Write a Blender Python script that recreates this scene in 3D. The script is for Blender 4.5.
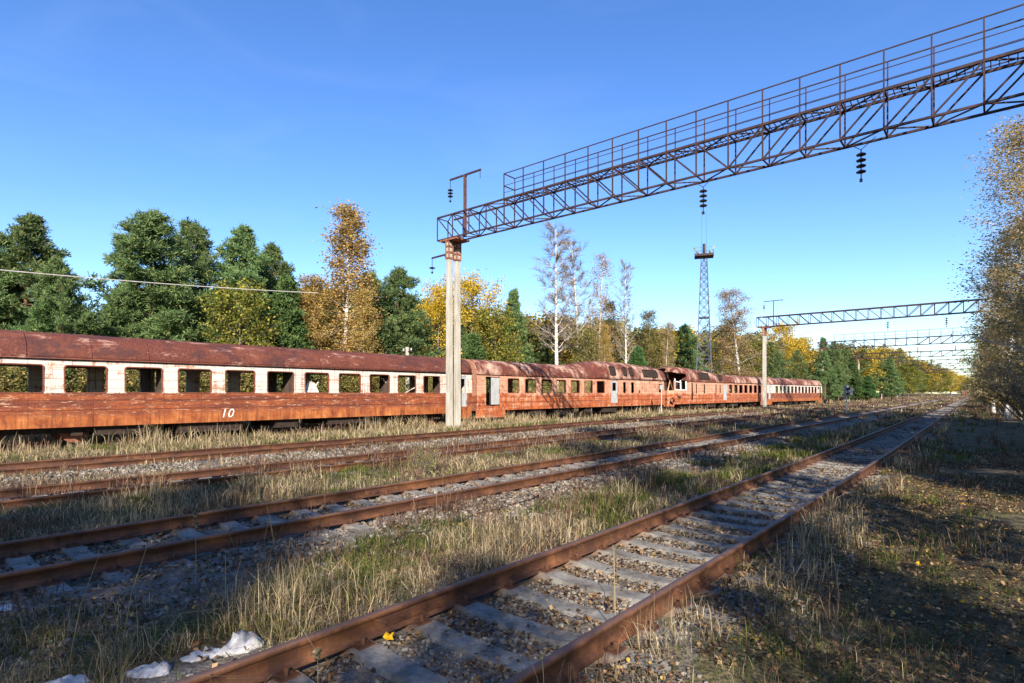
import bpy, math, random
import numpy as np
from mathutils import Vector, Matrix

# ------------------------------------------------------------------ scene, camera, light
S = bpy.context.scene
for o in list(bpy.data.objects):
    bpy.data.objects.remove(o)
COL = S.collection
F_PX, YAW, EYE = 575.0, math.radians(40.2), 2.05
CY, SY = math.cos(YAW), math.sin(YAW)
cam_d = bpy.data.cameras.new('camera')
cam = bpy.data.objects.new('camera', cam_d)
COL.objects.link(cam)
cam.location = (0, 0, EYE)
cam.rotation_euler = (math.radians(90), 0, YAW)
cam_d.sensor_width = 36
cam_d.lens = 36 * F_PX / 1024
cam_d.shift_y = 51.5 / 1024
cam_d.clip_start = 0.05
cam_d.clip_end = 6000
S.camera = cam

SUN_EL, SUN_AZ = math.radians(28.5), math.radians(44.4)
sun_d = bpy.data.lights.new('sun', 'SUN')
sun_d.energy = 5.0
sun_d.angle = math.radians(0.5)
sun_d.color = (1.0, 0.90, 0.76)
sun = bpy.data.objects.new('sun', sun_d)
COL.objects.link(sun)
sun.rotation_euler = (math.radians(90) - SUN_EL, 0, SUN_AZ)
sun.location = (20, -20, 40)

W = bpy.data.worlds.new('World')
S.world = W
W.use_nodes = True
wn = W.node_tree
bg = wn.nodes['Background']
sky = wn.nodes.new('ShaderNodeTexSky')
sky.sky_type = 'NISHITA'
sky.sun_disc = False
sky.sun_elevation = SUN_EL
sky.sun_rotation = math.radians(180) - SUN_AZ
sky.altitude = 100
sky.air_density = 1.0
sky.dust_density = 0.16
sky.ozone_density = 3.4
# faint high cirrus in the sky
tcw = wn.nodes.new('ShaderNodeTexCoord')
mpw = wn.nodes.new('ShaderNodeMapping')
mpw.inputs['Scale'].default_value = (1.2, 2.2, 7.0)
mpw.inputs['Rotation'].default_value = (0.2, 0.25, 0.5)
nzw = wn.nodes.new('ShaderNodeTexNoise')
nzw.inputs['Scale'].default_value = 1.6
nzw.inputs['Detail'].default_value = 6
nzw.inputs['Distortion'].default_value = 0.6
rpw = wn.nodes.new('ShaderNodeValToRGB')
rpw.color_ramp.elements[0].position = 0.52
rpw.color_ramp.elements[0].color = (0, 0, 0, 1)
rpw.color_ramp.elements[1].position = 0.80
rpw.color_ramp.elements[1].color = (0.03, 0.03, 0.03, 1)
mxw = wn.nodes.new('ShaderNodeMixRGB')
mxw.inputs[2].default_value = (7.0, 7.6, 8.4, 1)
wn.links.new(tcw.outputs['Generated'], mpw.inputs['Vector'])
wn.links.new(mpw.outputs['Vector'], nzw.inputs['Vector'])
wn.links.new(nzw.outputs['Fac'], rpw.inputs['Fac'])
wn.links.new(rpw.outputs['Color'], mxw.inputs[0])
hsw = wn.nodes.new('ShaderNodeHueSaturation')
hsw.inputs['Saturation'].default_value = 1.2
hsw.inputs['Hue'].default_value = 0.511
wn.links.new(sky.outputs['Color'], hsw.inputs['Color'])
wn.links.new(hsw.outputs['Color'], mxw.inputs[1])
wn.links.new(mxw.outputs['Color'], bg.inputs['Color'])
bg.inputs['Strength'].default_value = 0.118

S.view_settings.view_transform = 'Standard'
S.view_settings.look = 'None'
S.view_settings.exposure = 1.1
S.view_settings.gamma = 1.0
S.view_settings.use_curve_mapping = False
S.render.engine = 'CYCLES'
S.cycles.use_denoising = True
S.cycles.max_bounces = 6
S.cycles.diffuse_bounces = 3
S.cycles.transparent_max_bounces = 4

rng = np.random.default_rng(7)
random.seed(7)

# ------------------------------------------------------------------ helpers
def at(px, d):
    """point on the ground d metres left of the camera's track-parallel line, under picture column px"""
    Z = F_PX * d / (CY * (998.0 - px))
    return (-d, (Z - d * SY) / CY), Z

def ground_px(px, py, z=0.0):
    Z = (EYE - z) * F_PX / (py - 393.0)
    X = (px - 512.0) / F_PX * Z
    return (X * CY - Z * SY, X * SY + Z * CY)

def bend(y):
    """the tracks turn gently to the left"""
    y = np.asarray(y, float)
    return 0.011 * (np.sqrt((y - 12) ** 2 + 144) + (y - 12))

_T = {}
def vnoise(x, y, seed=0):
    """smooth value noise 0..1"""
    if seed not in _T:
        _T[seed] = np.random.default_rng(seed + 100).random((256, 256))
    T = _T[seed]
    x = np.asarray(x, float); y = np.asarray(y, float)
    xi = np.floor(x).astype(int); yi = np.floor(y).astype(int)
    fx = x - xi; fy = y - yi
    fx = fx * fx * (3 - 2 * fx); fy = fy * fy * (3 - 2 * fy)
    a = T[xi % 256, yi % 256]; b = T[(xi + 1) % 256, yi % 256]
    c = T[xi % 256, (yi + 1) % 256]; d = T[(xi + 1) % 256, (yi + 1) % 256]
    return (a * (1 - fx) + b * fx) * (1 - fy) + (c * (1 - fx) + d * fx) * fy

def fbm(x, y, seed=0, octaves=4):
    s = 0; a = 0.5
    for k in range(octaves):
        s = s + a * vnoise(x * 2 ** k, y * 2 ** k, seed + k); a *= 0.5
    return s / (1 - 0.5 ** octaves)

TRACKS = [3.09, 8.4, 13.7, 19.0]           # distance of each track's centre from the camera line
def track_x(d, y):
    return -d - bend(y)

def ground_z(x, y):
    x = np.asarray(x, float); y = np.asarray(y, float)
    d = -x - bend(y)
    z = -0.05 + 0.10 * (fbm(x * 0.35, y * 0.35, 3) - 0.5) + 0.06 * (fbm(x * 1.7, y * 1.7, 9) - 0.5)
    for tc in TRACKS:
        w = np.clip((2.1 - np.abs(d - tc)) / 0.7, 0, 1)
        zt = -0.020 + 0.045 * (fbm(x * 3, y * 3, 21) - 0.5)
        z = z * (1 - w) + zt * w
    for tc, zo in ((3.09, 0.045), (8.4, 0.035), (13.7, 0.06), (19.0, 0.05)):
        a = np.abs(d - tc)
        w = np.clip((a - 0.90) / 0.18, 0, 1) * np.clip((2.3 - a) / 0.7, 0, 1)
        z = z * (1 - w) + (zo + 0.05 * (fbm(x * 2.6, y * 2.6, 22) - 0.5)) * w
    # right of the nearest track a low shoulder, then level leaf-strewn ground
    w = np.clip((1.0 - d) / 1.5, 0, 1)
    z = z + w * 0.05
    return z

def link(o, parent=None):
    COL.objects.link(o)
    if parent is not None:
        o.parent = parent
    return o

def tag(o, label=None, cat=None, group=None, kind=None):
    if label: o['label'] = label
    if cat: o['category'] = cat
    if group: o['group'] = group
    if kind: o['kind'] = kind
    return o

def thing(name, label, cat, loc=(0, 0, 0), rz=0.0, group=None):
    o = bpy.data.objects.new(name, None)
    o.empty_display_size = 0.3
    o.location = loc
    o.rotation_euler = (0, 0, rz)
    link(o)
    return tag(o, label, cat, group)

def dup(root, loc, rz=0.0, scale=(1, 1, 1), label=None, group=None):
    r = root.copy(); link(r)
    r.location = loc; r.rotation_euler = (0, 0, rz); r.scale = scale
    if label: r['label'] = label
    if group: r['group'] = group
    for ch in root.children:
        c = ch.copy(); link(c, r)
        for g in ch.children:
            e = g.copy(); link(e, c)
    return r

class MB:
    """collects shapes that become ONE mesh"""
    def __init__(s):
        s.v = []; s.f = []
    def add(s, vs, fs):
        n = len(s.v)
        s.v.extend([tuple(p) for p in vs])
        s.f.extend([tuple(i + n for i in f) for f in fs])
        return s
    def box(s, lo, hi):
        (a, b, c), (d, e, f) = lo, hi
        return s.add([(a, b, c), (d, b, c), (d, e, c), (a, e, c), (a, b, f), (d, b, f), (d, e, f), (a, e, f)],
                     [(0, 3, 2, 1), (4, 5, 6, 7), (0, 1, 5, 4), (1, 2, 6, 5), (2, 3, 7, 6), (3, 0, 4, 7)])
    def tube(s, pts, rad, n=6, cap=True):
        pts = [Vector(p) for p in pts]
        if not hasattr(rad, '__len__'): rad = [rad] * len(pts)
        vs = []; fs = []
        ref = None
        for i, p in enumerate(pts):
            t = (pts[min(i + 1, len(pts) - 1)] - pts[max(i - 1, 0)])
            if t.length < 1e-9: t = Vector((0, 0, 1))
            t.normalize()
            if ref is None:
                ref = Vector((1, 0, 0)) if abs(t.x) < 0.8 else Vector((0, 1, 0))
            u = (ref - t * ref.dot(t)).normalized()
            w = t.cross(u); ref = u
            for k in range(n):
                a = 2 * math.pi * k / n + (math.pi / 4 if n == 4 else 0)
                vs.append(p + (u * math.cos(a) + w * math.sin(a)) * rad[i])
        for i in range(len(pts) - 1):
            for k in range(n):
                k2 = (k + 1) % n
                fs.append((i * n + k, i * n + k2, (i + 1) * n + k2, (i + 1) * n + k))
        if cap:
            fs.append(tuple(range(n - 1, -1, -1)))
            fs.append(tuple((len(pts) - 1) * n + k for k in range(n)))
        return s.add(vs, fs)
    def bar(s, a, b, w=0.05, h=None):
        """rectangular bar between two points"""
        h = h or w
        a = Vector(a); b = Vector(b)
        t = (b - a)
        if t.length < 1e-6: return s
        t.normalize()
        up = Vector((0, 0, 1)) if abs(t.z) < 0.95 else Vector((0, 1, 0))
        u = t.cross(up).normalized(); v = u.cross(t)
        vs = []
        for p in (a, b):
            for (i, j) in ((-1, -1), (1, -1), (1, 1), (-1, 1)):
                vs.append(p + u * (i * w / 2) + v * (j * h / 2))
        return s.add(vs, [(0, 3, 2, 1), (4, 5, 6, 7), (0, 1, 5, 4), (1, 2, 6, 5), (2, 3, 7, 6), (3, 0, 4, 7)])
    def lathe(s, prof, c=(0, 0, 0), n=12):
        vs = []; fs = []
        for (r, z) in prof:
            for k in range(n):
                a = 2 * math.pi * k / n
                vs.append((c[0] + r * math.cos(a), c[1] + r * math.sin(a), c[2] + z))
        for i in range(len(prof) - 1):
            for k in range(n):
                k2 = (k + 1) % n
                fs.append((i * n + k, i * n + k2, (i + 1) * n + k2, (i + 1) * n + k))
        return s.add(vs, fs)
    def build(s, name, mat, parent=None, smooth=False, bevel=0):
        me = bpy.data.meshes.new(name)
        me.from_pydata(s.v, [], s.f)
        me.materials.append(mat)
        if smooth:
            me.polygons.foreach_set('use_smooth', [True] * len(me.polygons))
        o = bpy.data.objects.new(name, me)
        link(o, parent)
        if bevel:
            m = o.modifiers.new('bevel', 'BEVEL'); m.width = bevel; m.segments = 2; m.limit_method = 'ANGLE'
        return o

def np_mesh(name, V, Q, mats, smooth=False):
    """V (n,3), Q (m,4) quads -> mesh, quickly"""
    V = np.ascontiguousarray(V, np.float32); Q = np.ascontiguousarray(Q, np.int32)
    me = bpy.data.meshes.new(name)
    me.vertices.add(len(V)); me.vertices.foreach_set('co', V.ravel())
    me.loops.add(Q.size); me.loops.foreach_set('vertex_index', Q.ravel())
    me.polygons.add(len(Q))
    me.polygons.foreach_set('loop_start', np.arange(0, Q.size, Q.shape[1], dtype=np.int32))
    me.polygons.foreach_set('loop_total', np.full(len(Q), Q.shape[1], np.int32))
    me.update(calc_edges=True)
    me.validate()
    if smooth:
        me.polygons.foreach_set('use_smooth', np.ones(len(me.polygons), bool))
    for m in (mats if isinstance(mats, (list, tuple)) else [mats]):
        me.materials.append(m)
    return me

def np_obj(name, V, Q, mat, parent=None, smooth=False):
    return link(bpy.data.objects.new(name, np_mesh(name, V, Q, mat, smooth)), parent)

# ------------------------------------------------------------------ materials
class NT:
    def __init__(s, name):
        s.m = bpy.data.materials.new(name); s.m.use_nodes = True
        s.t = s.m.node_tree; s.t.nodes.clear()
        s.out = s.t.nodes.new('ShaderNodeOutputMaterial')
    def n(s, typ, **kw):
        nd = s.t.nodes.new(typ)
        for k, v in kw.items():
            if k in nd.inputs.keys() or isinstance(k, int): s.set(nd, k, v)
            else: setattr(nd, k, v)
        return nd
    def set(s, nd, k, v):
        if isinstance(v, bpy.types.NodeSocket): s.t.links.new(v, nd.inputs[k])
        else: nd.inputs[k].default_value = v
    def obj(s, scale=(1, 1, 1), kind='Object'):
        tc = s.n('ShaderNodeTexCoord'); mp = s.n('ShaderNodeMapping')
        s.t.links.new(tc.outputs[kind], mp.inputs['Vector']); mp.inputs['Scale'].default_value = scale
        return mp.outputs['Vector']
    def noise(s, vec, scale, detail=5, rough=0.6, dist=0.0):
        nd = s.n('ShaderNodeTexNoise')
        s.t.links.new(vec, nd.inputs['Vector'])
        nd.inputs['Scale'].default_value = scale; nd.inputs['Detail'].default_value = detail
        nd.inputs['Roughness'].default_value = rough; nd.inputs['Distortion'].default_value = dist
        return nd.outputs['Fac']
    def ramp(s, fac, stops, interp='LINEAR'):
        nd = s.n('ShaderNodeValToRGB'); cr = nd.color_ramp; cr.interpolation = interp
        while len(cr.elements) < len(stops): cr.elements.new(0.5)
        for e, (p, c) in zip(cr.elements, stops):
            e.position = p
            e.color = (c, c, c, 1) if not hasattr(c, '__len__') else (*c, 1)
        s.t.links.new(fac, nd.inputs['Fac'])
        return nd.outputs['Color']
    def mix(s, fac, a, b, mode='MIX'):
        nd = s.n('ShaderNodeMixRGB'); nd.blend_type = mode
        for k, v in ((0, fac), (1, a), (2, b)):
            if isinstance(v, bpy.types.NodeSocket): s.t.links.new(v, nd.inputs[k])
            else: nd.inputs[k].default_value = v if k == 0 else (*v, 1)
        return nd.outputs['Color']
    def math(s, op, a, b=0.0):
        nd = s.n('ShaderNodeMath'); nd.operation = op
        for k, v in ((0, a), (1, b)):
            if isinstance(v, bpy.types.NodeSocket): s.t.links.new(v, nd.inputs[k])
            else: nd.inputs[k].default_value = v
        return nd.outputs[0]
    def sep(s, vec):
        nd = s.n('ShaderNodeSeparateXYZ'); s.t.links.new(vec, nd.inputs[0]); return nd.outputs
    def bump(s, h, strength=0.4, dist=0.02):
        nd = s.n('ShaderNodeBump'); nd.inputs['Strength'].default_value = strength
        nd.inputs['Distance'].default_value = dist
        s.t.links.new(h, nd.inputs['Height']); return nd.outputs['Normal']
    def principled(s, col, rough=0.85, normal=None, metal=0.0, spec=0.3):
        b = s.n('ShaderNodeBsdfPrincipled')
        s.set(b, 'Base Color', col if isinstance(col, bpy.types.NodeSocket) else (*col, 1))
        s.set(b, 'Roughness', rough); s.set(b, 'Metallic', metal)
        s.set(b, 'Specular IOR Level', spec)
        if normal: s.t.links.new(normal, b.inputs['Normal'])
        s.t.links.new(b.outputs[0], s.out.inputs['Surface'])
        return s.m
    def leaf(s, col, trans=0.35):
        d = s.n('ShaderNodeBsdfDiffuse'); t = s.n('ShaderNodeBsdfTranslucent'); mx = s.n('ShaderNodeMixShader')
        s.set(d, 'Color', col); s.set(t, 'Color', col); mx.inputs[0].default_value = trans
        s.t.links.new(d.outputs[0], mx.inputs[1]); s.t.links.new(t.outputs[0], mx.inputs[2])
        s.t.links.new(mx.outputs[0], s.out.inputs['Surface'])
        return s.m
    def island(s):
        return s.n('ShaderNodeNewGeometry').outputs['Random Per Island']
    def objrand(s):
        return s.n('ShaderNodeObjectInfo').outputs['Random']

def leaf_mat(name, stops, trans=0.35, vary=0.12):
    n = NT(name)
    col = n.ramp(n.island(), stops)
    hs = n.n('ShaderNodeHueSaturation')
    r = n.objrand()
    n.set(hs, 'Hue', n.math('ADD', n.math('MULTIPLY', r, 0.03), 0.485))
    n.set(hs, 'Value', n.math('ADD', n.math('MULTIPLY', r, vary * 2), 1 - vary))
    n.set(hs, 'Color', col)
    return n.leaf(hs.outputs['Color'], trans)

def simple_mat(name, c1, c2, scale=6, rough=0.85, bump=0.2, dist=0.01, stretch=(1, 1, 1), spec=0.3):
    n = NT(name)
    v = n.obj(stretch)
    f = n.noise(v, scale, 6, 0.65)
    col = n.ramp(f, [(0.3, c1), (0.7, c2)])
    return n.principled(col, rough, n.bump(n.noise(v, scale * 4, 4), bump, dist), spec=spec)

def ground_mat():
    n = NT('earth_gravel_and_dead_grass')
    tc = n.n('ShaderNodeTexCoord'); v = tc.outputs['Object']
    a = n.n('ShaderNodeAttribute'); a.attribute_name = 'ballast'
    f1 = n.noise(v, 0.6, 6, 0.65); f2 = n.noise(v, 7, 6, 0.7); f3 = n.noise(v, 45, 3, 0.7)
    soil = n.ramp(f2, [(0.25, (0.030, 0.022, 0.014)), (0.5, (0.085, 0.065, 0.042)), (0.75, (0.19, 0.15, 0.10))])
    moss = n.ramp(f2, [(0.3, (0.028, 0.032, 0.012)), (0.7, (0.10, 0.10, 0.04))])
    straw = n.ramp(f3, [(0.3, (0.09, 0.07, 0.038)), (0.7, (0.27, 0.215, 0.12))])
    col = n.mix(n.ramp(f1, [(0.42, 0.0), (0.62, 0.8)]), soil, moss)
    col = n.mix(n.ramp(n.noise(v, 1.7, 5, 0.65), [(0.46, 0.0), (0.62, 0.75)]), col, straw)
    vor = n.n('ShaderNodeTexVoronoi'); vor.inputs['Scale'].default_value = 24; n.t.links.new(v, vor.inputs['Vector'])
    stone = n.mix(0.55, n.ramp(vor.outputs['Color'], [(0.1, (0.09, 0.08, 0.07)), (0.9, (0.30, 0.28, 0.255))]),
                  n.ramp(f3, [(0.3, (0.09, 0.078, 0.066)), (0.7, (0.30, 0.28, 0.25))]))
    stone = n.mix(n.ramp(f2, [(0.36, 0.0), (0.62, 0.85)]), stone, (0.12, 0.085, 0.055))
    m = n.ramp(n.math('ADD', a.outputs['Fac'], n.math('MULTIPLY', n.math('SUBTRACT', f2, 0.5), 0.9)), [(0.42, 0.0), (0.62, 1.0)])
    col = n.mix(m, col, stone)
    h = n.math('ADD', n.math('MULTIPLY', f3, 0.6), n.math('MULTIPLY', vor.outputs['Distance'], 0.6))
    return n.principled(col, 0.95, n.bump(h, 0.8, 0.03), spec=0.15)

def rail_mat():
    n = NT('rusty_rail_steel')
    v = n.obj((1, 0.35, 1)); v2 = n.obj()
    f = n.noise(v, 5, 6, 0.7); f2 = n.noise(v2, 28, 4, 0.7)
    col = n.ramp(f, [(0.30, (0.035, 0.015, 0.010)), (0.5, (0.098, 0.040, 0.019)), (0.72, (0.21, 0.088, 0.035))])
    col = n.mix(n.ramp(f2, [(0.5, 0.0), (0.75, 0.6)]), col, (0.045, 0.022, 0.016))
    col = n.mix(n.ramp(n.noise(n.obj((1, 1.4, 0.2)), 2.2, 6, 0.75), [(0.50, 0.0), (0.62, 0.7)]), col, (0.05, 0.022, 0.015))
    z = n.sep(n.obj())[2]
    top = n.ramp(n.math('ADD', n.math('MULTIPLY', n.math('SUBTRACT', z, 0.215), 60), 0), [(0.0, 0.0), (0.9, 0.7)])
    col = n.mix(top, col, n.mix(f2, (0.07, 0.040, 0.034), (0.15, 0.095, 0.078)))
    return n.principled(col, 0.62, n.bump(f2, 0.35, 0.004), metal=0.0, spec=0.45)

def carriage_mat(name, kind):
    """worn paint over rust; the livery's bands are set by height on the carriage side"""
    n = NT(name)
    v = n.obj(); z = n.sep(v)[2]
    streak = n.noise(n.obj((1, 2.6, 0.30)), 1.6, 7, 0.72, 0.3)
    horiz = n.noise(n.obj((1, 0.18, 3.4)), 1.5, 7, 0.72, 0.3)
    blot = n.noise(v, 1.3, 8, 0.7, 0.4); fine = n.noise(v, 17, 5, 0.75)
    rust = n.ramp(n.math('ADD', n.math('MULTIPLY', blot, 0.55), n.math('MULTIPLY', fine, 0.45)),
                  [(0.30, (0.050, 0.014, 0.010)), (0.42, (0.17, 0.042, 0.017)), (0.52, (0.27, 0.070, 0.025)), (0.68, (0.42, 0.15, 0.055))])
    dark = n.ramp(fine, [(0.3, (0.055, 0.017, 0.014)), (0.7, (0.18, 0.050, 0.035))])
    if kind == 'striped':       # cream window band, rust red below
        rust = n.mix(n.ramp(horiz, [(0.45, 0.0), (0.58, 0.9)]), rust, dark)
        cream = n.mix(fine, (0.47, 0.41, 0.34), (0.67, 0.645, 0.59))
        low = n.mix(n.ramp(n.noise(n.obj((1, 0.5, 2.8)), 4.2, 8, 0.78, 0.6), [(0.55, 0.0), (0.62, 0.65)]), rust, (0.68, 0.46, 0.29))
        bottom = n.ramp(z, [(0.0, 1.0), (1.0, 0.0)])
        mz = n.n('ShaderNodeMapRange'); n.set(mz, 'Value', z); n.set(mz, 'From Min', 1.15); n.set(mz, 'From Max', 1.40)
        orange = n.ramp(n.math('ADD', n.math('MULTIPLY', blot, 0.5), n.math('MULTIPLY', streak, 0.5)),
                        [(0.36, (0.09, 0.024, 0.013)), (0.46, (0.26, 0.072, 0.025)), (0.55, (0.40, 0.135, 0.042)), (0.66, (0.58, 0.28, 0.11))])
        low = n.mix(mz.outputs[0], orange, low)
        pm = n.math('ADD', n.math('MULTIPLY', streak, 0.55), n.math('MULTIPLY', fine, 0.45))
        up = n.mix(n.ramp(n.math('ADD', n.math('MULTIPLY', n.noise(n.obj((1, 0.4, 3.0)), 1.8, 7, 0.75), 0.45), n.math('MULTIPLY', pm, 0.55)), [(0.52, 0.0), (0.57, 0.95)]), cream, n.mix(fine, (0.20, 0.05, 0.025), (0.50, 0.21, 0.09)))
        mz2 = n.n('ShaderNodeMapRange'); n.set(mz2, 'Value', n.math('ADD', z, n.math('MULTIPLY', n.math('SUBTRACT', fine, 0.5), 0.16)))
        n.set(mz2, 'From Min', 2.03); n.set(mz2, 'From Max', 2.07)
        col = n.mix(mz2.outputs[0], low, up)
        # rust creeping over the top band
        mz3 = n.n('ShaderNodeMapRange'); n.set(mz3, 'Value', n.math('ADD', z, n.math('MULTIPLY', n.math('SUBTRACT', blot, 0.5), 0.9)))
        n.set(mz3, 'From Min', 3.20); n.set(mz3, 'From Max', 3.34)
        col = n.mix(mz3.outputs[0], col, dark)
    else:                       # burnt orange, pale where paint holds
        orange = n.ramp(n.math('ADD', n.math('MULTIPLY', blot, 0.55), n.math('MULTIPLY', fine, 0.45)),
                        [(0.36, (0.085, 0.022, 0.013)), (0.46, (0.30, 0.070, 0.025)), (0.56, (0.46, 0.135, 0.045)), (0.7, (0.58, 0.27, 0.12))])
        pm = n.math('ADD', n.math('MULTIPLY', n.math('MULTIPLY', streak, 0.5), 1.0), n.math('MULTIPLY', horiz, 0.5))
        col = n.mix(n.ramp(pm, [(0.51, 0.0), (0.60, 0.6)]), orange, (0.66, 0.44, 0.30))
        mz = n.n('ShaderNodeMapRange'); n.set(mz, 'Value', n.math('ADD', z, n.math('MULTIPLY', n.math('SUBTRACT', blot, 0.5), 1.2)))
        n.set(mz, 'From Min', 1.85); n.set(mz, 'From Max', 2.05)
        col = n.mix(n.math('MULTIPLY', mz.outputs[0], 0.30), col, (0.84, 0.62, 0.46))
        col = n.mix(n.ramp(n.noise(v, 2.6, 8, 0.75), [(0.55, 0.0), (0.63, 0.85)]), col, dark)
    drip = n.noise(n.obj((1, 9, 0.22)), 1.5, 5, 0.7)
    dm = n.ramp(drip, [(0.54, 0.0), (0.60, 0.7)])
    dm = n.mix(n.ramp(n.noise(v, 0.9, 4), [(0.40, 0.0), (0.60, 1.0)]), (0.0, 0.0, 0.0), dm)
    col = n.mix(dm, col, n.mix(fine, (0.07, 0.022, 0.014), (0.22, 0.065, 0.03)))
    # seams between the sheet panels
    wv = n.n('ShaderNodeTexBrick'); n.t.links.new(n.obj((1, 1, 1)), wv.inputs['Vector'])
    sy = n.math('PINGPONG', n.sep(v)[1], 0.92)
    seam = n.math('LESS_THAN', sy, 0.012)
    sz = n.math('LESS_THAN', n.math('ABSOLUTE', n.math('SUBTRACT', z, 1.44)), 0.014)
    sz2 = n.math('LESS_THAN', n.math('ABSOLUTE', n.math('SUBTRACT', z, 1.78)), 0.012)
    sz3 = n.math('LESS_THAN', n.math('ABSOLUTE', n.math('SUBTRACT', n.math('PINGPONG', n.math('SUBTRACT', z, 2.05), 0.33), 0.165)), 0.007)
    sz3 = n.math('MULTIPLY', sz3, n.math('MULTIPLY', n.math('GREATER_THAN', z, 2.06), n.ramp(fine, [(0.4, 0.0), (0.55, 0.9)])))
    sm = n.math('MINIMUM', n.math('ADD', n.math('ADD', n.math('ADD', n.math('MULTIPLY', seam, 0.55), sz3), sz), sz2), 1.0)
    col = n.mix(n.math('MULTIPLY', sm, 0.75), col, (0.07, 0.022, 0.014))
    hh = n.math('SUBTRACT', n.math('ADD', n.math('MULTIPLY', blot, 0.9), n.math('MULTIPLY', fine, 0.3)), n.math('MULTIPLY', sm, 0.8))
    return n.principled(col, 0.8, n.bump(hh, 0.6, 0.03), spec=0.25)

def roof_mat(name, pale):
    n = NT(name)
    v = n.obj()
    blot = n.noise(n.obj((1, 0.5, 1)), 0.62 if pale else 0.9, 8, 0.66, 0.5); fine = n.noise(v, 14, 5, 0.75)
    streak = n.noise(n.obj((1, 1.0, 0.5)), 1.1, 7, 0.7)
    maroon = n.ramp(fine, [(0.3, (0.048, 0.016, 0.013)), (0.55, (0.125, 0.036, 0.023)), (0.75, (0.24, 0.082, 0.046))])
    patch = n.mix(fine, (0.42, 0.16, 0.10), (0.66, 0.52, 0.44)) if not pale else n.mix(fine, (0.42, 0.21, 0.135), (0.66, 0.53, 0.42))
    k = n.math('ADD', n.math('MULTIPLY', blot, 0.5), n.math('MULTIPLY', streak, 0.5))
    if pale:
        col = n.mix(n.ramp(k, [(0.41, 0.8), (0.51, 0.0)]), maroon, patch)
        col = n.mix(n.ramp(n.noise(v, 3.2, 7, 0.7), [(0.55, 0.0), (0.64, 0.8)]), col, (0.30, 0.09, 0.05))
    else:
        col = n.mix(n.ramp(k, [(0.50, 0.0), (0.62, 0.6)]), maroon, (0.19, 0.062, 0.035))
        col = n.mix(n.ramp(n.noise(n.obj((1, 0.35, 1)), 2.2, 8, 0.75, 0.4), [(0.56, 0.0), (0.64, 0.5)]), col, patch)
        col = n.mix(n.ramp(n.noise(n.obj((1, 0.5, 1)), 1.2, 7, 0.7), [(0.50, 0.0), (0.58, 0.75)]), col, (0.055, 0.022, 0.022))
    return n.principled(col, 0.75, n.bump(n.math('ADD', blot, n.math('MULTIPLY', fine, 0.4)), 0.5, 0.02), spec=0.3)

M = {}
M['ground'] = ground_mat()
M['rail'] = rail_mat()
def sleeper_mat():
    n = NT('stained_sleeper_concrete')
    v = n.obj(); tc = n.n('ShaderNodeNewGeometry').outputs['Position']
    f = n.noise(tc, 3.2, 7, 0.7); f2 = n.noise(tc, 22, 5, 0.75)
    col = n.ramp(f, [(0.3, (0.075, 0.066, 0.056)), (0.52, (0.21, 0.198, 0.178)), (0.75, (0.33, 0.315, 0.285))])
    col = n.mix(n.ramp(f2, [(0.48, 0.0), (0.70, 0.65)]), col, (0.085, 0.065, 0.046))
    ax = n.math('ABSOLUTE', n.math('SUBTRACT', n.math('ABSOLUTE', n.sep(v)[0]), 0.797))
    rs = n.ramp(n.math('ADD', ax, n.math('MULTIPLY', f2, 0.25)), [(0.14, 0.65), (0.36, 0.0)])
    col = n.mix(rs, col, (0.17, 0.075, 0.04))
    return n.principled(col, 0.93, n.bump(f2, 0.6, 0.012), spec=0.2)
M['concrete'] = sleeper_mat()
M['concrete_plain'] = simple_mat('weathered_sleeper_concrete', (0.10, 0.094, 0.085), (0.30, 0.285, 0.26), 5, 0.92, 0.5, 0.01)
M['pole_concrete'] = simple_mat('pale_pole_concrete', (0.25, 0.225, 0.18), (0.47, 0.44, 0.375), 4.0, 0.9, 0.3, 0.006, (1, 1, 0.22))
M['stone'] = leaf_mat('ballast_stone', [(0.0, (0.06, 0.050, 0.040)), (0.4, (0.16, 0.14, 0.115)), (0.8, (0.28, 0.255, 0.22)), (1.0, (0.15, 0.10, 0.065))], 0.0, 0.0)
M['gantry'] = simple_mat('dark_rusted_steel', (0.020, 0.013, 0.016), (0.065, 0.033, 0.032), 3, 0.7, 0.2, 0.004)
M['mast'] = simple_mat('purple_brown_mast_steel', (0.05, 0.024, 0.024), (0.14, 0.065, 0.055), 4, 0.8, 0.2, 0.004)
M['band'] = simple_mat('rusty_collar_steel', (0.12, 0.045, 0.03), (0.30, 0.12, 0.07), 4, 0.8, 0.2, 0.004)
M['glassin'] = simple_mat('dark_glazed_insulator', (0.012, 0.010, 0.010), (0.03, 0.02, 0.018), 3, 0.3, 0.0, 0.001, spec=0.6)
M['car_striped'] = carriage_mat('cream_and_rust_carriage_paint', 'striped')
M['car_orange'] = carriage_mat('burnt_orange_carriage_paint', 'orange')
M['roof_dark'] = roof_mat('maroon_rusted_roof_sheet', False)
M['roof_pale'] = roof_mat('flaking_pale_roof_sheet', True)
M['interior'] = simple_mat('bare_dark_carriage_lining', (0.028, 0.02, 0.017), (0.10, 0.065, 0.05), 3, 0.95, 0.1, 0.01)
M['under'] = simple_mat('sooty_underframe', (0.014, 0.010, 0.009), (0.05, 0.032, 0.024), 4, 0.9, 0.2, 0.01)
M['frame'] = simple_mat('red_brown_window_rim', (0.09, 0.028, 0.018), (0.24, 0.075, 0.04), 8, 0.85, 0.1, 0.004)
M['door_pale'] = simple_mat('faded_grey_door_paint', (0.27, 0.275, 0.27), (0.44, 0.455, 0.455), 4, 0.7, 0.2, 0.005, (1, 1, 0.4))
M['bellows'] = simple_mat('black_gangway_rubber', (0.010, 0.010, 0.011), (0.03, 0.027, 0.026), 5, 0.9, 0.2, 0.01)
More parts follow.
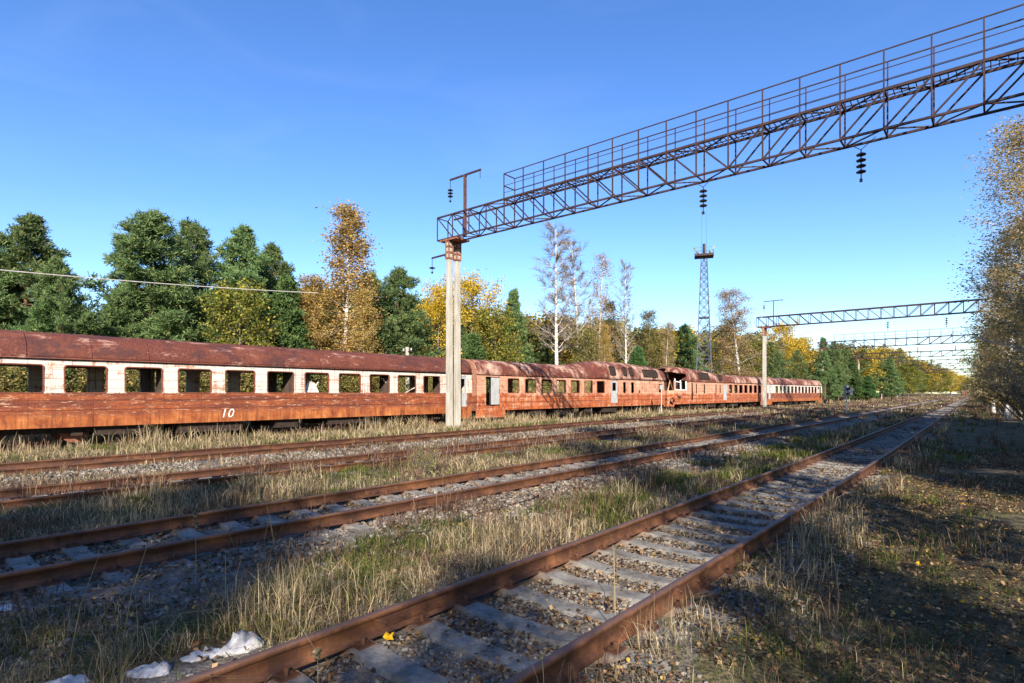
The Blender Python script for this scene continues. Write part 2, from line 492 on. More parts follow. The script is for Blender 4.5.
M['white_paint'] = simple_mat('hand_painted_white', (0.62, 0.58, 0.52), (0.80, 0.77, 0.72), 14, 0.8, 0.1, 0.002)
M['plastic'] = simple_mat('dirty_white_plastic', (0.30, 0.285, 0.27), (0.66, 0.66, 0.67), 12, 0.45, 0.4, 0.01, spec=0.5)
M['grey_paint'] = simple_mat('grey_green_signal_paint', (0.16, 0.19, 0.18), (0.34, 0.38, 0.37), 5, 0.7, 0.1, 0.004)
M['tower'] = simple_mat('blue_grey_tower_steel', (0.035, 0.042, 0.062), (0.085, 0.095, 0.125), 1.5, 0.6, 0.1, 0.004)
M['wire'] = simple_mat('weathered_cable', (0.28, 0.26, 0.24), (0.48, 0.46, 0.43), 5, 0.7, 0.0, 0.001)
M['black'] = simple_mat('black_cable_sheath', (0.012, 0.012, 0.012), (0.03, 0.03, 0.03), 5, 0.6, 0.0, 0.001)
M['brick'] = simple_mat('weathered_brick_red', (0.12, 0.055, 0.04), (0.24, 0.11, 0.075), 3, 0.9, 0.2, 0.01)

M['bark'] = simple_mat('brown_pine_bark', (0.055, 0.034, 0.022), (0.20, 0.115, 0.07), 6, 0.95, 0.6, 0.03, (1, 1, 0.25))
M['bark_grey'] = simple_mat('grey_brown_bark', (0.07, 0.058, 0.048), (0.24, 0.205, 0.17), 6, 0.95, 0.5, 0.03, (1, 1, 0.25))
def birch_bark():
    n = NT('white_birch_bark')
    v = n.obj((1, 1, 2.5))
    f = n.noise(v, 2.2, 6, 0.7)
    col = n.ramp(f, [(0.36, (0.05, 0.04, 0.035)), (0.43, (0.38, 0.34, 0.30)), (0.6, (0.66, 0.62, 0.56))])
    return n.principled(col, 0.85, spec=0.2)
M['birch'] = birch_bark()
M['needle'] = leaf_mat('pine_needles', [(0.0, (0.055, 0.095, 0.042)), (0.35, (0.135, 0.21, 0.085)), (0.8, (0.215, 0.31, 0.115)), (1.0, (0.33, 0.32, 0.12))], 0.42, 0.2)
M['needle_light'] = leaf_mat('young_pine_needles', [(0.0, (0.045, 0.09, 0.034)), (0.5, (0.10, 0.19, 0.062)), (1.0, (0.18, 0.27, 0.09))], 0.35)
M['yellow'] = leaf_mat('yellow_maple_leaves', [(0.0, (0.16, 0.14, 0.025)), (0.25, (0.42, 0.28, 0.02)), (0.6, (0.66, 0.43, 0.035)), (1.0, (0.74, 0.56, 0.10))], 0.4)
M['lime'] = leaf_mat('yellow_green_leaves', [(0.0, (0.07, 0.10, 0.018)), (0.5, (0.20, 0.21, 0.04)), (1.0, (0.42, 0.36, 0.08))], 0.4)
M['olive'] = leaf_mat('olive_autumn_leaves', [(0.0, (0.06, 0.080, 0.025)), (0.5, (0.17, 0.165, 0.055)), (0.8, (0.31, 0.24, 0.09)), (1.0, (0.42, 0.27, 0.085))], 0.35)
M['orange'] = leaf_mat('orange_brown_leaves', [(0.0, (0.15, 0.09, 0.03)), (0.4, (0.37, 0.22, 0.075)), (0.75, (0.54, 0.33, 0.11)), (1.0, (0.46, 0.40, 0.16))], 0.42)
M['tan'] = leaf_mat('pale_tan_leaves', [(0.0, (0.16, 0.13, 0.055)), (0.5, (0.38, 0.28, 0.13)), (1.0, (0.58, 0.45, 0.21))], 0.35)
M['twig'] = leaf_mat('grey_brown_twigs', [(0.0, (0.09, 0.07, 0.055)), (0.6, (0.23, 0.18, 0.14)), (1.0, (0.36, 0.29, 0.22))], 0.1)
M['birchleaf'] = leaf_mat('fading_birch_leaves', [(0.0, (0.16, 0.15, 0.06)), (0.35, (0.34, 0.28, 0.11)), (0.65, (0.56, 0.34, 0.11)), (0.85, (0.60, 0.46, 0.22)), (1.0, (0.58, 0.51, 0.38))], 0.5)
M['straw'] = leaf_mat('dry_straw_grass', [(0.0, (0.09, 0.075, 0.042)), (0.35, (0.23, 0.185, 0.105)), (0.75, (0.43, 0.345, 0.20)), (1.0, (0.56, 0.47, 0.30))], 0.3, 0.0)
M['grass'] = leaf_mat('late_green_grass', [(0.0, (0.035, 0.050, 0.014)), (0.5, (0.085, 0.115, 0.028)), (1.0, (0.20, 0.20, 0.06))], 0.3, 0.0)
M['weed'] = leaf_mat('withered_brown_weeds', [(0.0, (0.04, 0.026, 0.02)), (0.5, (0.12, 0.08, 0.055)), (1.0, (0.26, 0.18, 0.11))], 0.2, 0.0)
M['litter'] = leaf_mat('fallen_brown_leaves', [(0.0, (0.05, 0.030, 0.018)), (0.45, (0.15, 0.088, 0.045)), (0.8, (0.29, 0.185, 0.095)), (0.95, (0.42, 0.29, 0.16)), (1.0, (0.58, 0.38, 0.06))], 0.15, 0.0)
M['gold'] = leaf_mat('golden_fallen_leaf', [(0.0, (0.66, 0.40, 0.02)), (1.0, (0.75, 0.50, 0.03))], 0.2, 0.0)

# ------------------------------------------------------------------ ground
def axis(lo, a, b, hi, step, grow=1.16):
    mid = list(np.arange(a, b + 1e-6, step))
    up = []; s = step; p = mid[-1]
    while p < hi: s *= grow; p += s; up.append(min(p, hi))
    dn = []; s = step; p = mid[0]
    while p > lo: s *= grow; p -= s; dn.append(max(p, lo))
    return np.array(dn[::-1] + mid + up)
gx = axis(-1800, -22, 8, 1500, 0.13); gy = axis(-300, -2, 26, 2600, 0.13, 1.10)
GX, GY = np.meshgrid(gx, gy, indexing='ij')
GZ = ground_z(GX, GY)
V = np.stack([GX, GY, GZ], -1).reshape(-1, 3)
nx, ny = len(gx), len(gy)
I = np.arange(nx * ny).reshape(nx, ny)
Q = np.stack([I[:-1, :-1], I[1:, :-1], I[1:, 1:], I[:-1, 1:]], -1).reshape(-1, 4)
go = np_obj('ground', V, Q, M['ground'], smooth=True)
dd = (-V[:, 0] - bend(V[:, 1]))
bal = np.zeros(len(V))
for tc, w in zip(TRACKS, (1.45, 2.0, 1.5, 1.5)):
    bal = np.maximum(bal, np.clip((w + 0.5 - np.abs(dd - tc)) / 0.9, 0, 1))
bal = np.maximum(bal, np.clip((0.8 - np.abs(dd - 6.3)) / 0.8, 0, 1) * 0.9)
bal = np.maximum(bal, np.clip((1.9 - np.abs(dd - 16.4)) / 0.8, 0, 1) * 0.85)
bal *= np.where(V[:, 1] > 60, 0.8, 1.0)
at_ = go.data.attributes.new('ballast', 'FLOAT', 'POINT')
at_.data.foreach_set('value', bal.astype(np.float32))
tag(go, kind='structure')

# ------------------------------------------------------------------ railway tracks
RAIL = [(-0.066, 0.05), (0.066, 0.05), (0.066, 0.062), (0.014, 0.082), (0.009, 0.09), (0.009, 0.178), (0.033, 0.192), (0.036, 0.222), (0.028, 0.23),
        (-0.028, 0.23), (-0.036, 0.222), (-0.033, 0.192), (-0.009, 0.178), (-0.009, 0.09), (-0.014, 0.082), (-0.066, 0.062)]
def rail_mesh(d, y0, y1, zoff=0.0, parent=None):
    ys = np.concatenate([np.arange(y0, 60, 0.8), np.arange(60, y1, 4.0)])
    wob = 0.012 * (fbm(ys * 0.25, ys * 0 + d, 31) - 0.5)
    xs = track_x(d, ys) + wob
    zs = zoff + 0.018 * (fbm(ys * 0.2, ys * 0 + d * 3, 41) - 0.5)
    P = np.array(RAIL); k = len(P)
    V = np.stack([xs[:, None] + P[None, :, 0], np.repeat(ys[:, None], k, 1), zs[:, None] + P[None, :, 1]], -1).reshape(-1, 3)
    I = np.arange(len(ys) * k).reshape(len(ys), k)
    J = np.roll(I, -1, axis=1)
    Q = np.stack([I[:-1], J[:-1], J[1:], I[1:]], -1).reshape(-1, 4)
    return np_obj('rail', V, Q, M['rail'], parent)

def sleeper_shape(mb, cx, cy, z=0.0, ry=0.0):
    xs = [-1.35, -1.2, -0.6, -0.35, 0.35, 0.6, 1.2, 1.35]
    tz = [0.035, 0.055, 0.055, 0.030, 0.030, 0.055, 0.055, 0.035]
    vs = []; fs = []
    for x, t in zip(xs, tz):
        for (yy, zz) in ((-0.15, -0.12), (0.15, -0.12), (0.105, t), (-0.105, t)):
            vs.append((cx + x * math.cos(ry) - yy * math.sin(ry), cy + yy * math.cos(ry) + x * math.sin(ry), z + zz))
    for i in range(7):
        for k in range(4):
            k2 = (k + 1) % 4
            fs.append((i * 4 + k, i * 4 + k2, i * 4 + 4 + k2, i * 4 + 4 + k))
    fs += [(3, 2, 1, 0), (28, 29, 30, 31)]
    mb.add(vs, fs)
mb = MB(); sleeper_shape(mb, 0, 0)
SLEEPER = mb.build('sleeper', M['concrete'])
mb = MB()
mb.box((-0.16, -0.075, 0.05), (0.16, 0.075, 0.068))
for q in (-1, 1):
    mb.lathe([(0.0, 0.125), (0.022, 0.12), (0.022, 0.066)], (0.105 * q, 0.0, 0), 6)
    mb.box((q * 0.085 - 0.022, -0.05, 0.066), (q * 0.085 + 0.022, 0.05, 0.085))
FAST = mb.build('rail_fastener', M['rail'])

TR_LABEL = ['nearest rusty railway track with both rails tall in the foreground',
            'second rusty track beyond the first strip of tall grass, with pale gravel shoulder',
            'third track, low rails half sunk in brown weeds past the small leafy bush',
            'farthest rusty track lying beside the strip of dry grass below the train']
for ti, tc in enumerate(TRACKS):
    t = thing('railway_track', TR_LABEL[ti], 'railway track', (track_x(tc, 8.0), 8.0, 0), 0, 'parallel railway tracks')
    t.location = (0, 0, 0)
    zo = (0.0, 0.0, -0.02, -0.01)[ti]
    for s in (-1, 1):
        rail_mesh(tc + s * 0.797, -9, 420, zo, t)
    far = MB()
    y = -6.0; k = 0; ns = 0
    first_y = (0.5, 0.0, 2.0, 4.0)[ti]
    r = random.Random(ti)
    while y < 200:
        yy = y + r.uniform(-0.05, 0.05)
        cx = float(track_x(tc, yy)); z = zo + r.uniform(-0.015, 0.006); rot = r.uniform(-0.03, 0.03) + 0.022 * min(1, max(0, yy / 30))
        if yy > first_y and ns < 95:
            o = SLEEPER if (ti == 0 and ns == 0) else SLEEPER.copy()
            if o is not SLEEPER: link(o, t)
            else: o.parent = t
            o.location = (cx, yy, z); o.rotation_euler = (0, 0, rot)
            if ti < 2 and ns < 48:
                for sd in (-1, 1):
                    f = FAST if (ti == 0 and ns == 0 and sd < 0) else FAST.copy()
                    if f is not FAST: link(f, o)
                    else: f.parent = o
                    f.location = (0.797 * sd, 0, 0)
            ns += 1
        else:
            sleeper_shape(far, cx, yy, z, rot)
        y += 0.62
    fo = far.build('sleeper_row', M['concrete'], t); fo['kind'] = 'stuff'
    if ti < 2:                                  # bolted joints
        for (s, yj) in (((1, 3.3), (-1, 5.6), (1, 15.8)) if ti == 0 else ((1, 7.0), (-1, 6.8), (1, 19.5))):
            x = float(track_x(tc - s * 0.797 * -1, yj)) if False else float(track_x(tc + s * 0.797, yj))
            f = MB()
            for q in (-1, 1):
                f.box((q * 0.010 if q > 0 else -0.028, -0.4, 0.085), (0.028 if q > 0 else -0.010, 0.4, 0.175))
                for b in (-0.3, -0.12, 0.12, 0.3):
                    a = q * 0.028
                    f.tube([(a, b, 0.13), (a + q * 0.022, b, 0.13)], 0.017, 6)
            fp = f.build('fishplate', M['rail'], t); fp.location = (x, yj, zo)

# ------------------------------------------------------------------ the train
def grid_wall(mb, xprof, ylo, yhi, zs, openings, side, fillet=0.09):
    ys = {ylo, yhi}
    for (a, b, c, d) in openings: ys |= {a, b}
    z2 = set(zs)
    for (a, b, c, d) in openings: z2 |= {c, d}
    ys = sorted(ys); z2 = sorted(z2)
    idx = {}
    vs = []; fs = []
    def vid(y, z):
        k = (round(y, 4), round(z, 4))
        if k not in idx:
            idx[k] = len(vs); vs.append((side * xprof(z), y, z))
        return idx[k]
    for i in range(len(ys) - 1):
        n = max(1, int((ys[i + 1] - ys[i]) / 0.5))
        for q in range(n):
            ya = ys[i] + (ys[i + 1] - ys[i]) * q / n; yb = ys[i] + (ys[i + 1] - ys[i]) * (q + 1) / n
            for j in range(len(z2) - 1):
                za, zb = z2[j], z2[j + 1]
                ym, zm = (ya + yb) / 2, (za + zb) / 2
                if any(a < ym < b and c < zm < d for (a, b, c, d) in openings): continue
                f = (vid(ya, za), vid(yb, za), vid(yb, zb), vid(ya, zb))
                fs.append(f if side > 0 else f[::-1])
    for (a, b, c, d) in openings:
        if d - c > 1.4 or b - a < 0.5 or zs[-1] <= d + 0.01: continue
        for (y0, sy) in ((a, 1), (b, -1)):
            for (z0, sz) in ((c, 1), (d, -1)):
                n0 = len(vs)
                vs += [(side * xprof(z0), y0, z0), (side * xprof(z0), y0 + sy * fillet, z0), (side * xprof(z0), y0 + sy * fillet * 0.3, z0 + sz * fillet * 0.3), (side * xprof(z0), y0, z0 + sz * fillet)]
                f = (n0, n0 + 1, n0 + 2, n0 + 3)
                fs.append(f if side * sy * sz > 0 else f[::-1])
    mb.add(vs, fs)

def xprof(z):
    if z < 1.1: return 1.36 + 0.06 * max(0, (z - 0.4)) / 0.7
    if z < 2.6: return 1.42
    return 1.42 - 0.035 * (z - 2.6) / 0.7

ROOF = [(1.44, 3.27), (1.425, 3.36), (1.385, 3.56), (1.27, 3.80), (1.06, 4.01), (0.75, 4.15), (0.38, 4.22), (0.0, 4.24)]
ROOF = ROOF + [(-x, z) for (x, z) in ROOF[-2::-1]]

def make_bogie(parent, y):
    b = MB()
    for s in (-1, 1):
        b.box((s * 0.98 - 0.07, -1.75, 0.62), (s * 0.98 + 0.07, 1.75, 0.86))
        for q in (-1.2, 1.2):
            b.box((s * 1.0 - 0.10, q - 0.17, 0.52), (s * 1.0 + 0.12, q + 0.17, 0.82))
            b.tube([(s * 0.98, q * 0.5, 0.86), (s * 0.98, q * 0.5, 1.02)], 0.12, 8)
    b.box((-1.0, -0.25, 0.62), (1.0, 0.25, 0.9))
    o = b.build('bogie', M['under'], parent); o.location = (0, y, 0)
    for q in (-1.2, 1.2):
        for s in (-1, 1):
            w = MB()
            prof = [(0.10, -0.07), (0.36, -0.06), (0.40, -0.07), (0.46, -0.07), (0.475, 0.065), (0.42, 0.07), (0.38, 0.02), (0.12, 0.03), (0.0, 0.07)]
            w.lathe(prof, (0, 0, 0), 20)
            wo = w.build('wheel', M['band'], o)
            wo.rotation_euler = (0, math.radians(90) * (-s), 0)
            wo.location = (s * 0.76, q, 0.71)
    return o

def make_carriage(name, label, L, y0, d0, yaw, windows, doors, wall, roof, winz=(2.05, 3.03), hump=None, extra=None, cab=None,
                  steps=((0, 1.9), (-1.9, 0)), skirt=0.84, seed=0, leaf_pos=None):
    r = random.Random(seed)
    root = thing(name, label, 'train carriage', (-d0 - 1.42, y0, 0), yaw, 'abandoned railway carriages')
    near_open = [(a, b, winz[0], winz[1]) for (a, b) in windows]
    far_open = [(a + 0.06, b + 0.06, winz[0], winz[1]) for (a, b) in windows]
    door_open = []
    for (a, b) in doors: door_open.append((a, b, 1.22, 3.10))
    ex = extra or []
    body = MB()
    zs = [skirt, 1.1, 1.44, 2.05, 2.6, 3.03, 3.28]
    ya = 0.0 if cab != 'near' else 0.5
    yb = L if cab != 'far' else L - 0.4
    grid_wall(body, xprof, ya, yb, zs, near_open + door_open + ex, 1)
    grid_wall(body, xprof, ya, yb, zs, far_open + door_open, -1)
    # lowered skirts beside the vestibule steps
    for (a, b) in steps:
        a2 = a if a >= 0 else L + a; b2 = b if b > 0 else L + b
        a2 = max(a2, ya); b2 = min(b2, yb)
        for s in (-1, 1):
            x = xprof(skirt)
            vs = [(s * x, a2, skirt), (s * x, b2, skirt), (s * (x - 0.03), b2, 0.46), (s * (x - 0.03), a2, 0.46)]
            body.add(vs, [(3, 2, 1, 0) if s > 0 else (0, 1, 2, 3)])
    # end walls with a gangway opening (a cab end is raked instead)
    for (ye, iscab, s) in ((0.0, cab == 'near', -1), (L, cab == 'far', 1)):
        if not iscab:
            for (xa, xb, za, zb) in ((-1.385, -0.42, skirt, 3.28), (0.42, 1.385, skirt, 3.28), (-0.42, 0.42, 3.1, 3.28), (-0.42, 0.42, skirt, 1.2)):
                f = (0, 1, 2, 3) if s < 0 else (3, 2, 1, 0)
                body.add([(xa, ye, za), (xb, ye, za), (xb, ye, zb), (xa, ye, zb)], [f])
            pr = [(x * 0.96, z) for (x, z) in ROOF]
            body.add([(x, ye, z) for (x, z) in pr] , [tuple(range(len(pr)))])
        else:
            yb_ = ye - s * 0.5 if s > 0 else 0.5
            nose = ye
            yk = yb if s > 0 else ya
            segs = [(-1.385, yk), (-0.9, nose), (0.9, nose), (1.385, yk)]
            for i in range(3):
                (xa, y1), (xb, y2) = segs[i], segs[i + 1]
                body.add([(xa, y1, skirt - 0.2), (xb, y2, skirt - 0.2), (xb, y2, 2.3), (xa, y1, 2.3)], [(0, 1, 2, 3)])
                # pillars left of the smashed windscreen
                rake = -s * 0.45
                body.add([(xa, y1, 2.3), (xa * 0.86 + xb * 0.14, y1 * 0.86 + y2 * 0.14, 2.3), (xa * 0.86 + xb * 0.14, y1 * 0.86 + y2 * 0.14 + rake, 3.3), (xa, y1 + rake, 3.3)], [(0, 1, 2, 3)])
    bo = body.build('body', wall, root)
    sol = bo.modifiers.new('thickness', 'SOLIDIFY'); sol.thickness = 0.07; sol.offset = -1
    # inside: floor, end partitions, ceiling lining
    inn = MB()
    inn.box((-1.33, ya + 0.1, 1.12), (1.33, yb - 0.1, 1.20))
    for yp in ([2.3, L - 2.3] + [x for x in (leaf_pos or [])]):
        inn.box((-1.33, yp - 0.03, 1.2), (-0.4, yp + 0.03, 3.2)); inn.box((0.4, yp - 0.03, 1.2), (1.33, yp + 0.03, 3.2))
    io = inn.build('interior', M['interior'], root)
    lin = MB()
    lin.add([(x * 0.97, yy, z - 0.07) for yy in (0.05 + ya, yb - 0.05) for (x, z) in ROOF],
            [(i, i + 1, i + 1 + len(ROOF), i + len(ROOF)) for i in range(len(ROOF) - 1)])
    if cab != 'near':
        lin.build('ceiling_lining', M['interior'], root)
    # roof, with a raised part over the engine
    n = int(L / 0.4)
    ysr = [L * i / n for i in range(n + 1)]
    if cab == 'near': ysr = [y for y in ysr if y >= 3.1]
    rf = MB(); vs = []; fs = []
    for i, yy in enumerate(ysr):
        h = hump(yy) if hump else 0.0
        e = min(1.0, (min(yy, L - yy) + 0.06) / 0.28) if cab is None or (cab == 'far' and yy < L / 2) or (cab == 'near' and yy > L / 2) else 1.0
        if cab == 'far' and yy > L - 1.6: e = 0.72 + 0.28 * (L - yy) / 1.6
        e = e ** 0.35
        for (x, z) in ROOF:
            dz = (z - 3.27) * (1 + h * 0.55)
            dent = 0.022 * (vnoise(np.array(yy * 0.9 + seed * 7), np.array(x * 1.5 + 9), 5) - 0.5)
            vs.append((x, yy, 3.27 + dz * e + float(dent) * (1 if abs(x) < 1.42 else 0)))
    k = len(ROOF)
    for i in range(len(ysr) - 1):
        for j in range(k - 1):
            fs.append((i * k + j, i * k + j + 1, (i + 1) * k + j + 1, (i + 1) * k + j))
    rf.add(vs, [f[::-1] for f in fs])
    # gutter strip under the eave and roof seams
    for s in (-1, 1):
        rf.box((s * 1.455 - 0.02, ysr[0], 3.23), (s * 1.455 + 0.02, ysr[-1], 3.275))
    rib = rf
    yy = 1.8
    while yy < L - 1:
        if ysr[0] < yy:
            h = hump(yy) if hump else 0.0
            pts = [(x * 1.004, yy, 3.27 + (z - 3.27) * (1 + h * 0.55) + 0.008) for (x, z) in ROOF]
            rib.tube(pts, 0.012, 4)
        yy += 1.83
    ro = rf.build('roof', roof, root, smooth=True)
    sol = ro.modifiers.new('thickness', 'SOLIDIFY'); sol.thickness = 0.03; sol.offset = -1
    if cab == 'near':                              # what is left of the cab roof
        t = MB(); vs = []
        ring = ROOF[3:]
        for i, yy in enumerate([0.55, 0.9, 1.4, 1.9, 2.4, 3.15]):
            lim = [5, 4, 4, 3, 3, 2][i] - 2
            for j, (x, z) in enumerate(ring):
                x2 = x if j >= lim else ring[lim][0] + 0.08 * r.uniform(-1, 1)
                z2 = 3.27 + (z - 3.27) * (1 + hump(3.2) * 0.55) * (0.80 + 0.2 * min(1, yy / 1.6)) - (0.12 * r.random() if j == lim else 0)
                if j < lim: z2 = 3.27 + (ring[lim][1] - 3.27) * 1.2 - 0.05 * (lim - j) - 0.1 * r.random()
                vs.append((x2, yy, z2))
        m = len(ring)
        t.add(vs, [(i * m + j, (i + 1) * m + j, (i + 1) * m + j + 1, i * m + j + 1) for i in range(5) for j in range(m - 1)])
        o = t.build('torn_cab_roof', roof, root); o['label'] = 'torn and buckled cab roof'
        so = o.modifiers.new('thickness', 'SOLIDIFY'); so.thickness = 0.03
        fr = MB()
        for (a, b) in (((1.39, 0.7, 2.35), (1.2, 1.0, 3.5)), ((1.40, 1.9, 2.35), (1.30, 2.0, 3.35)), ((1.40, 3.1, 2.3), (1.36, 3.1, 3.6)), ((1.40, 0.6, 2.37), (1.40, 3.1, 2.37)), ((1.36, 1.0, 3.2), (1.36, 2.0, 3.1))):
            fr.bar(a, b, 0.09)
        fr.build('cab_window_frame', M['white_paint'], root)
        fl = MB()
        vs = [(1.45, 2.0, 3.35), (1.43, 3.15, 3.3), (1.40, 3.15, 3.75), (1.5, 2.5, 3.62), (1.52, 2.1, 3.5)]
        fl.add(vs, [(0, 1, 2, 3, 4)])
        o = fl.build('roof_flap', roof, root); so = o.modifiers.new('thickness', 'SOLIDIFY'); so.thickness = 0.025
        # crumpled nose plating
        cr = MB()
        for q in range(10):
            a = Vector((r.uniform(0.6, 1.5), r.uniform(-0.25, 1.4), r.uniform(0.7, 1.6)))
            u = Vector((r.uniform(-0.4, 0.4), r.uniform(-0.5, 0.5), r.uniform(-0.2, 0.3))); w = Vector((r.uniform(-.2, .2), r.uniform(-0.3, 0.3), r.uniform(-0.35, 0.1)))
            cr.add([a, a + u, a + u + w + Vector((0.08, 0, 0)), a + w], [(0, 1, 2, 3)])
        o = cr.build('crumpled_plating', roof, root); so = o.modifiers.new('thickness', 'SOLIDIFY'); so.thickness = 0.02
    # window rims
    for (a, b) in windows:
        w = MB()
        z0, z1 = winz
        x = xprof(2.3) + 0.012; t = 0.035
        def rr_(e, rad):
            pts = []
            for (cy, cz, a0) in ((b + e - rad, z0 - e + rad, -90), (b + e - rad, z1 + e - rad, 0), (a - e + rad, z1 + e - rad, 90), (a - e + rad, z0 - e + rad, 180)):
                for q in range(5):
                    an = math.radians(a0 + 22.5 * q); pts.append((cy + rad * math.cos(an), cz + rad * math.sin(an)))
            return pts
        O, In = rr_(0.014, 0.11), rr_(-0.026, 0.085); m_ = len(O)
        vs = [(x - 0.001 * 0, y, z) for (y, z) in O] + [(x, y, z) for (y, z) in In] + [(x - 0.06, y, z) for (y, z) in In] + [(x - 0.05, y, z) for (y, z) in O]
        fs = []
        for q in range(m_):
            q2 = (q + 1) % m_
            fs += [(q, q2, m_ + q2, m_ + q), (m_ + q, m_ + q2, 2 * m_ + q2, 2 * m_ + q), (3 * m_ + q2, 3 * m_ + q, 2 * m_ + q, 2 * m_ + q2), (q2, q, 3 * m_ + q, 3 * m_ + q2)]
        w.add(vs, fs)
        w.build('window_frame', M['frame'], root)
    # underframe
    u = MB()
    u.box((-1.28, 0.6, 0.96), (1.28, L - 0.6, 1.10))
    for (ua, ub) in ((5.6, 7.2), (8.4, 11.0), (12.5, 13.6), (15.2, 17.4)):
        if ub < L - 6:
            for s in (-1, 1):
                u.box((s * 0.9 - 0.32, ua, 0.42 + 0.1 * r.random()), (s * 0.9 + 0.30, ub, 0.95))
    u.tube([(0.2, 4, 0.85), (0.2, L - 4, 0.85)], 0.06, 6)
    u.build('underframe', M['under'], root)
    for yb2 in (3.9, L - 3.9): make_bogie(root, yb2)
    for (ye, s) in ((0, -1), (L, 1)):
        c = MB(); c.box((-0.12, min(ye, ye + s * 0.45), 0.9), (0.12, max(ye, ye + s * 0.45), 1.14))
        c.box((-0.2, min(ye + s * 0.42, ye + s * 0.6), 0.86), (0.2, max(ye + s * 0.42, ye + s * 0.6), 1.2))
        c.build('coupler', M['under'], root)
        if not ((cab == 'near' and s < 0) or (cab == 'far' and s > 0)):
            g = MB()
            for q in range(3):
                yq = ye + s * (0.06 + 0.13 * q)
                g.box((-0.62, yq - 0.05, 1.1), (-0.44, yq + 0.05, 3.25)); g.box((0.44, yq - 0.05, 1.1), (0.62, yq + 0.05, 3.25))
                g.box((-0.62, yq - 0.05, 3.25), (0.62, yq + 0.05, 3.42))
            g.build('gangway_bellows', M['bellows'], root)
    return root

TY = lambda y: y
def train_d(y):
    return 25.0 - 0.048 * (math.log1p(math.exp((y - 52) / 8.0)) * 8.0)
def place(y0, L):
    da = train_d(y0); db = train_d(y0 + L)
    return da, math.atan2(da - db, L) * -1.0      # moving towards +x turns clockwise
cars = []
# first carriage: cream window band
y0 = 0.6; L = 25.1
d0, yw = place(y0, L)
win = [(4.7 + 1.833 * i - 1.27 - y0, 4.7 + 1.833 * i - y0) for i in range(-1, 11)]
c1 = make_carriage('railway_carriage', 'nearest carriage with cream band between empty windows and number 10 on rust red side', L, y0, d0, yw, win, [(0.25, 1.0), (L - 1.15, L - 0.4)],
                   M['car_striped'], M['roof_dark'], seed=1, leaf_pos=[7.9, 13.3, 18.9])
def door_leaf(root, a, b, z0, z1, name='door', inset=0.05, window=True):
    m = MB(); x = xprof(2.2) - inset
    wz0, wz1 = z0 + (z1 - z0) * 0.58, z1 - 0.16
    wa, wb = a + (b - a) * 0.22, b - (b - a) * 0.22
    if window:
        for q in ((a, wa, z0, z1), (wb, b, z0, z1), (wa, wb, z0, wz0), (wa, wb, wz1, z1)):
            m.box((x - 0.04, q[0], q[2]), (x, q[1], q[3]))
    else:
        m.box((x - 0.04, a, z0), (x, b, z1))
    o = m.build(name, M['door_pale'], root)
    h = MB(); h.tube([(x + 0.05, b - 0.1, z0 + 0.75), (x + 0.05, b - 0.1, z0 + 1.0)], 0.018, 6)
    h.build('handle', M['gantry'], o)
    return o
door_leaf(c1, L - 1.15, L - 0.4, 0.6, 3.08)
cu = bpy.data.curves.new('painted_number', 'FONT'); cu.body = '10'; cu.size = 0.52; cu.extrude = 0.002; cu.shear = 0.25; cu.space_character = 1.1
to = bpy.data.objects.new('tmp', cu); COL.objects.link(to)
bpy.context.view_layer.update()
me = bpy.data.meshes.new_from_object(to.evaluated_get(bpy.context.evaluated_depsgraph_get()))
bpy.data.objects.remove(to)
me.materials.clear(); me.materials.append(M['white_paint'])
num = link(bpy.data.objects.new('painted_number', me), c1)
num.rotation_euler = (math.radians(90), 0, math.radians(90)); num.location = (1.428, 10.55 - y0, 1.02)
# a leaning bar and rubbish left in two windows
m = MB(); m.bar((1.2, 14.9 - y0, 2.0), (0.8, 15.6 - y0, 2.75), 0.06); m.build('leaning_bar', M['car_striped'], c1)
m = MB(); m.bar((1.1, 20.1 - y0, 2.0), (0.9, 19.2 - y0, 2.9), 0.05); m.build('leaning_bar', M['car_striped'], c1)
m = MB(); m.add([(1.25, 14.4 - y0, 2.08), (1.2, 15.3 - y0, 2.08), (0.9, 15.25 - y0, 2.55), (0.95, 14.9 - y0, 2.65)], [(0, 1, 2, 3)]); m.build('broken_panel', M['car_striped'], c1)
m = MB(); m.bar((1.0, 20.6 - y0, 2.0), (1.3, 21.2 - y0, 2.35), 0.18, 0.03); m.build('broken_panel', M['car_striped'], c1)

# second: motor carriage, cab at its far end
y0 = 26.15; L = 26.4
d0, yw = place(y0, L)
win = [(29.1 + 1.83 * i - y0, 30.3 + 1.83 * i - y0) for i in range(7)]
hump2 = lambda y: max(0.0, min(1.0, (y + y0_2 - 37.0) / 4.5)) ** 1.0 * (1 - 0.35 * max(0.0, min(1.0, (y + y0_2 - 46.5) / 4.0)))
y0_2 = 26.15
ex = [(44.3 - y0, 44.85 - y0, 2.05, 3.0), (45.7 - y0, 46.3 - y0, 2.05, 3.0), (47.1 - y0, 47.4 - y0, 2.02, 2.3), (51.0 - y0, 51.7 - y0, 2.1, 2.9)]
c2 = make_carriage('motor_carriage', 'orange rusted motor carriage with raised roof, standing just right of the tall pole', L, y0, d0, yw, win, [(27.0 - y0, 28.4 - y0), (42.3 - y0, 43.5 - y0)],
                   M['car_orange'], M['roof_pale'], hump=hump2, extra=ex, cab='far', seed=2, skirt=0.92, steps=((0, 2.7),))
door_leaf(c2, 27.2 - y0 + 0.35, 28.35 - y0, 1.3, 3.05, window=False)
door_leaf(c2, 42.35 - y0, 43.45 - y0, 1.08, 3.08)
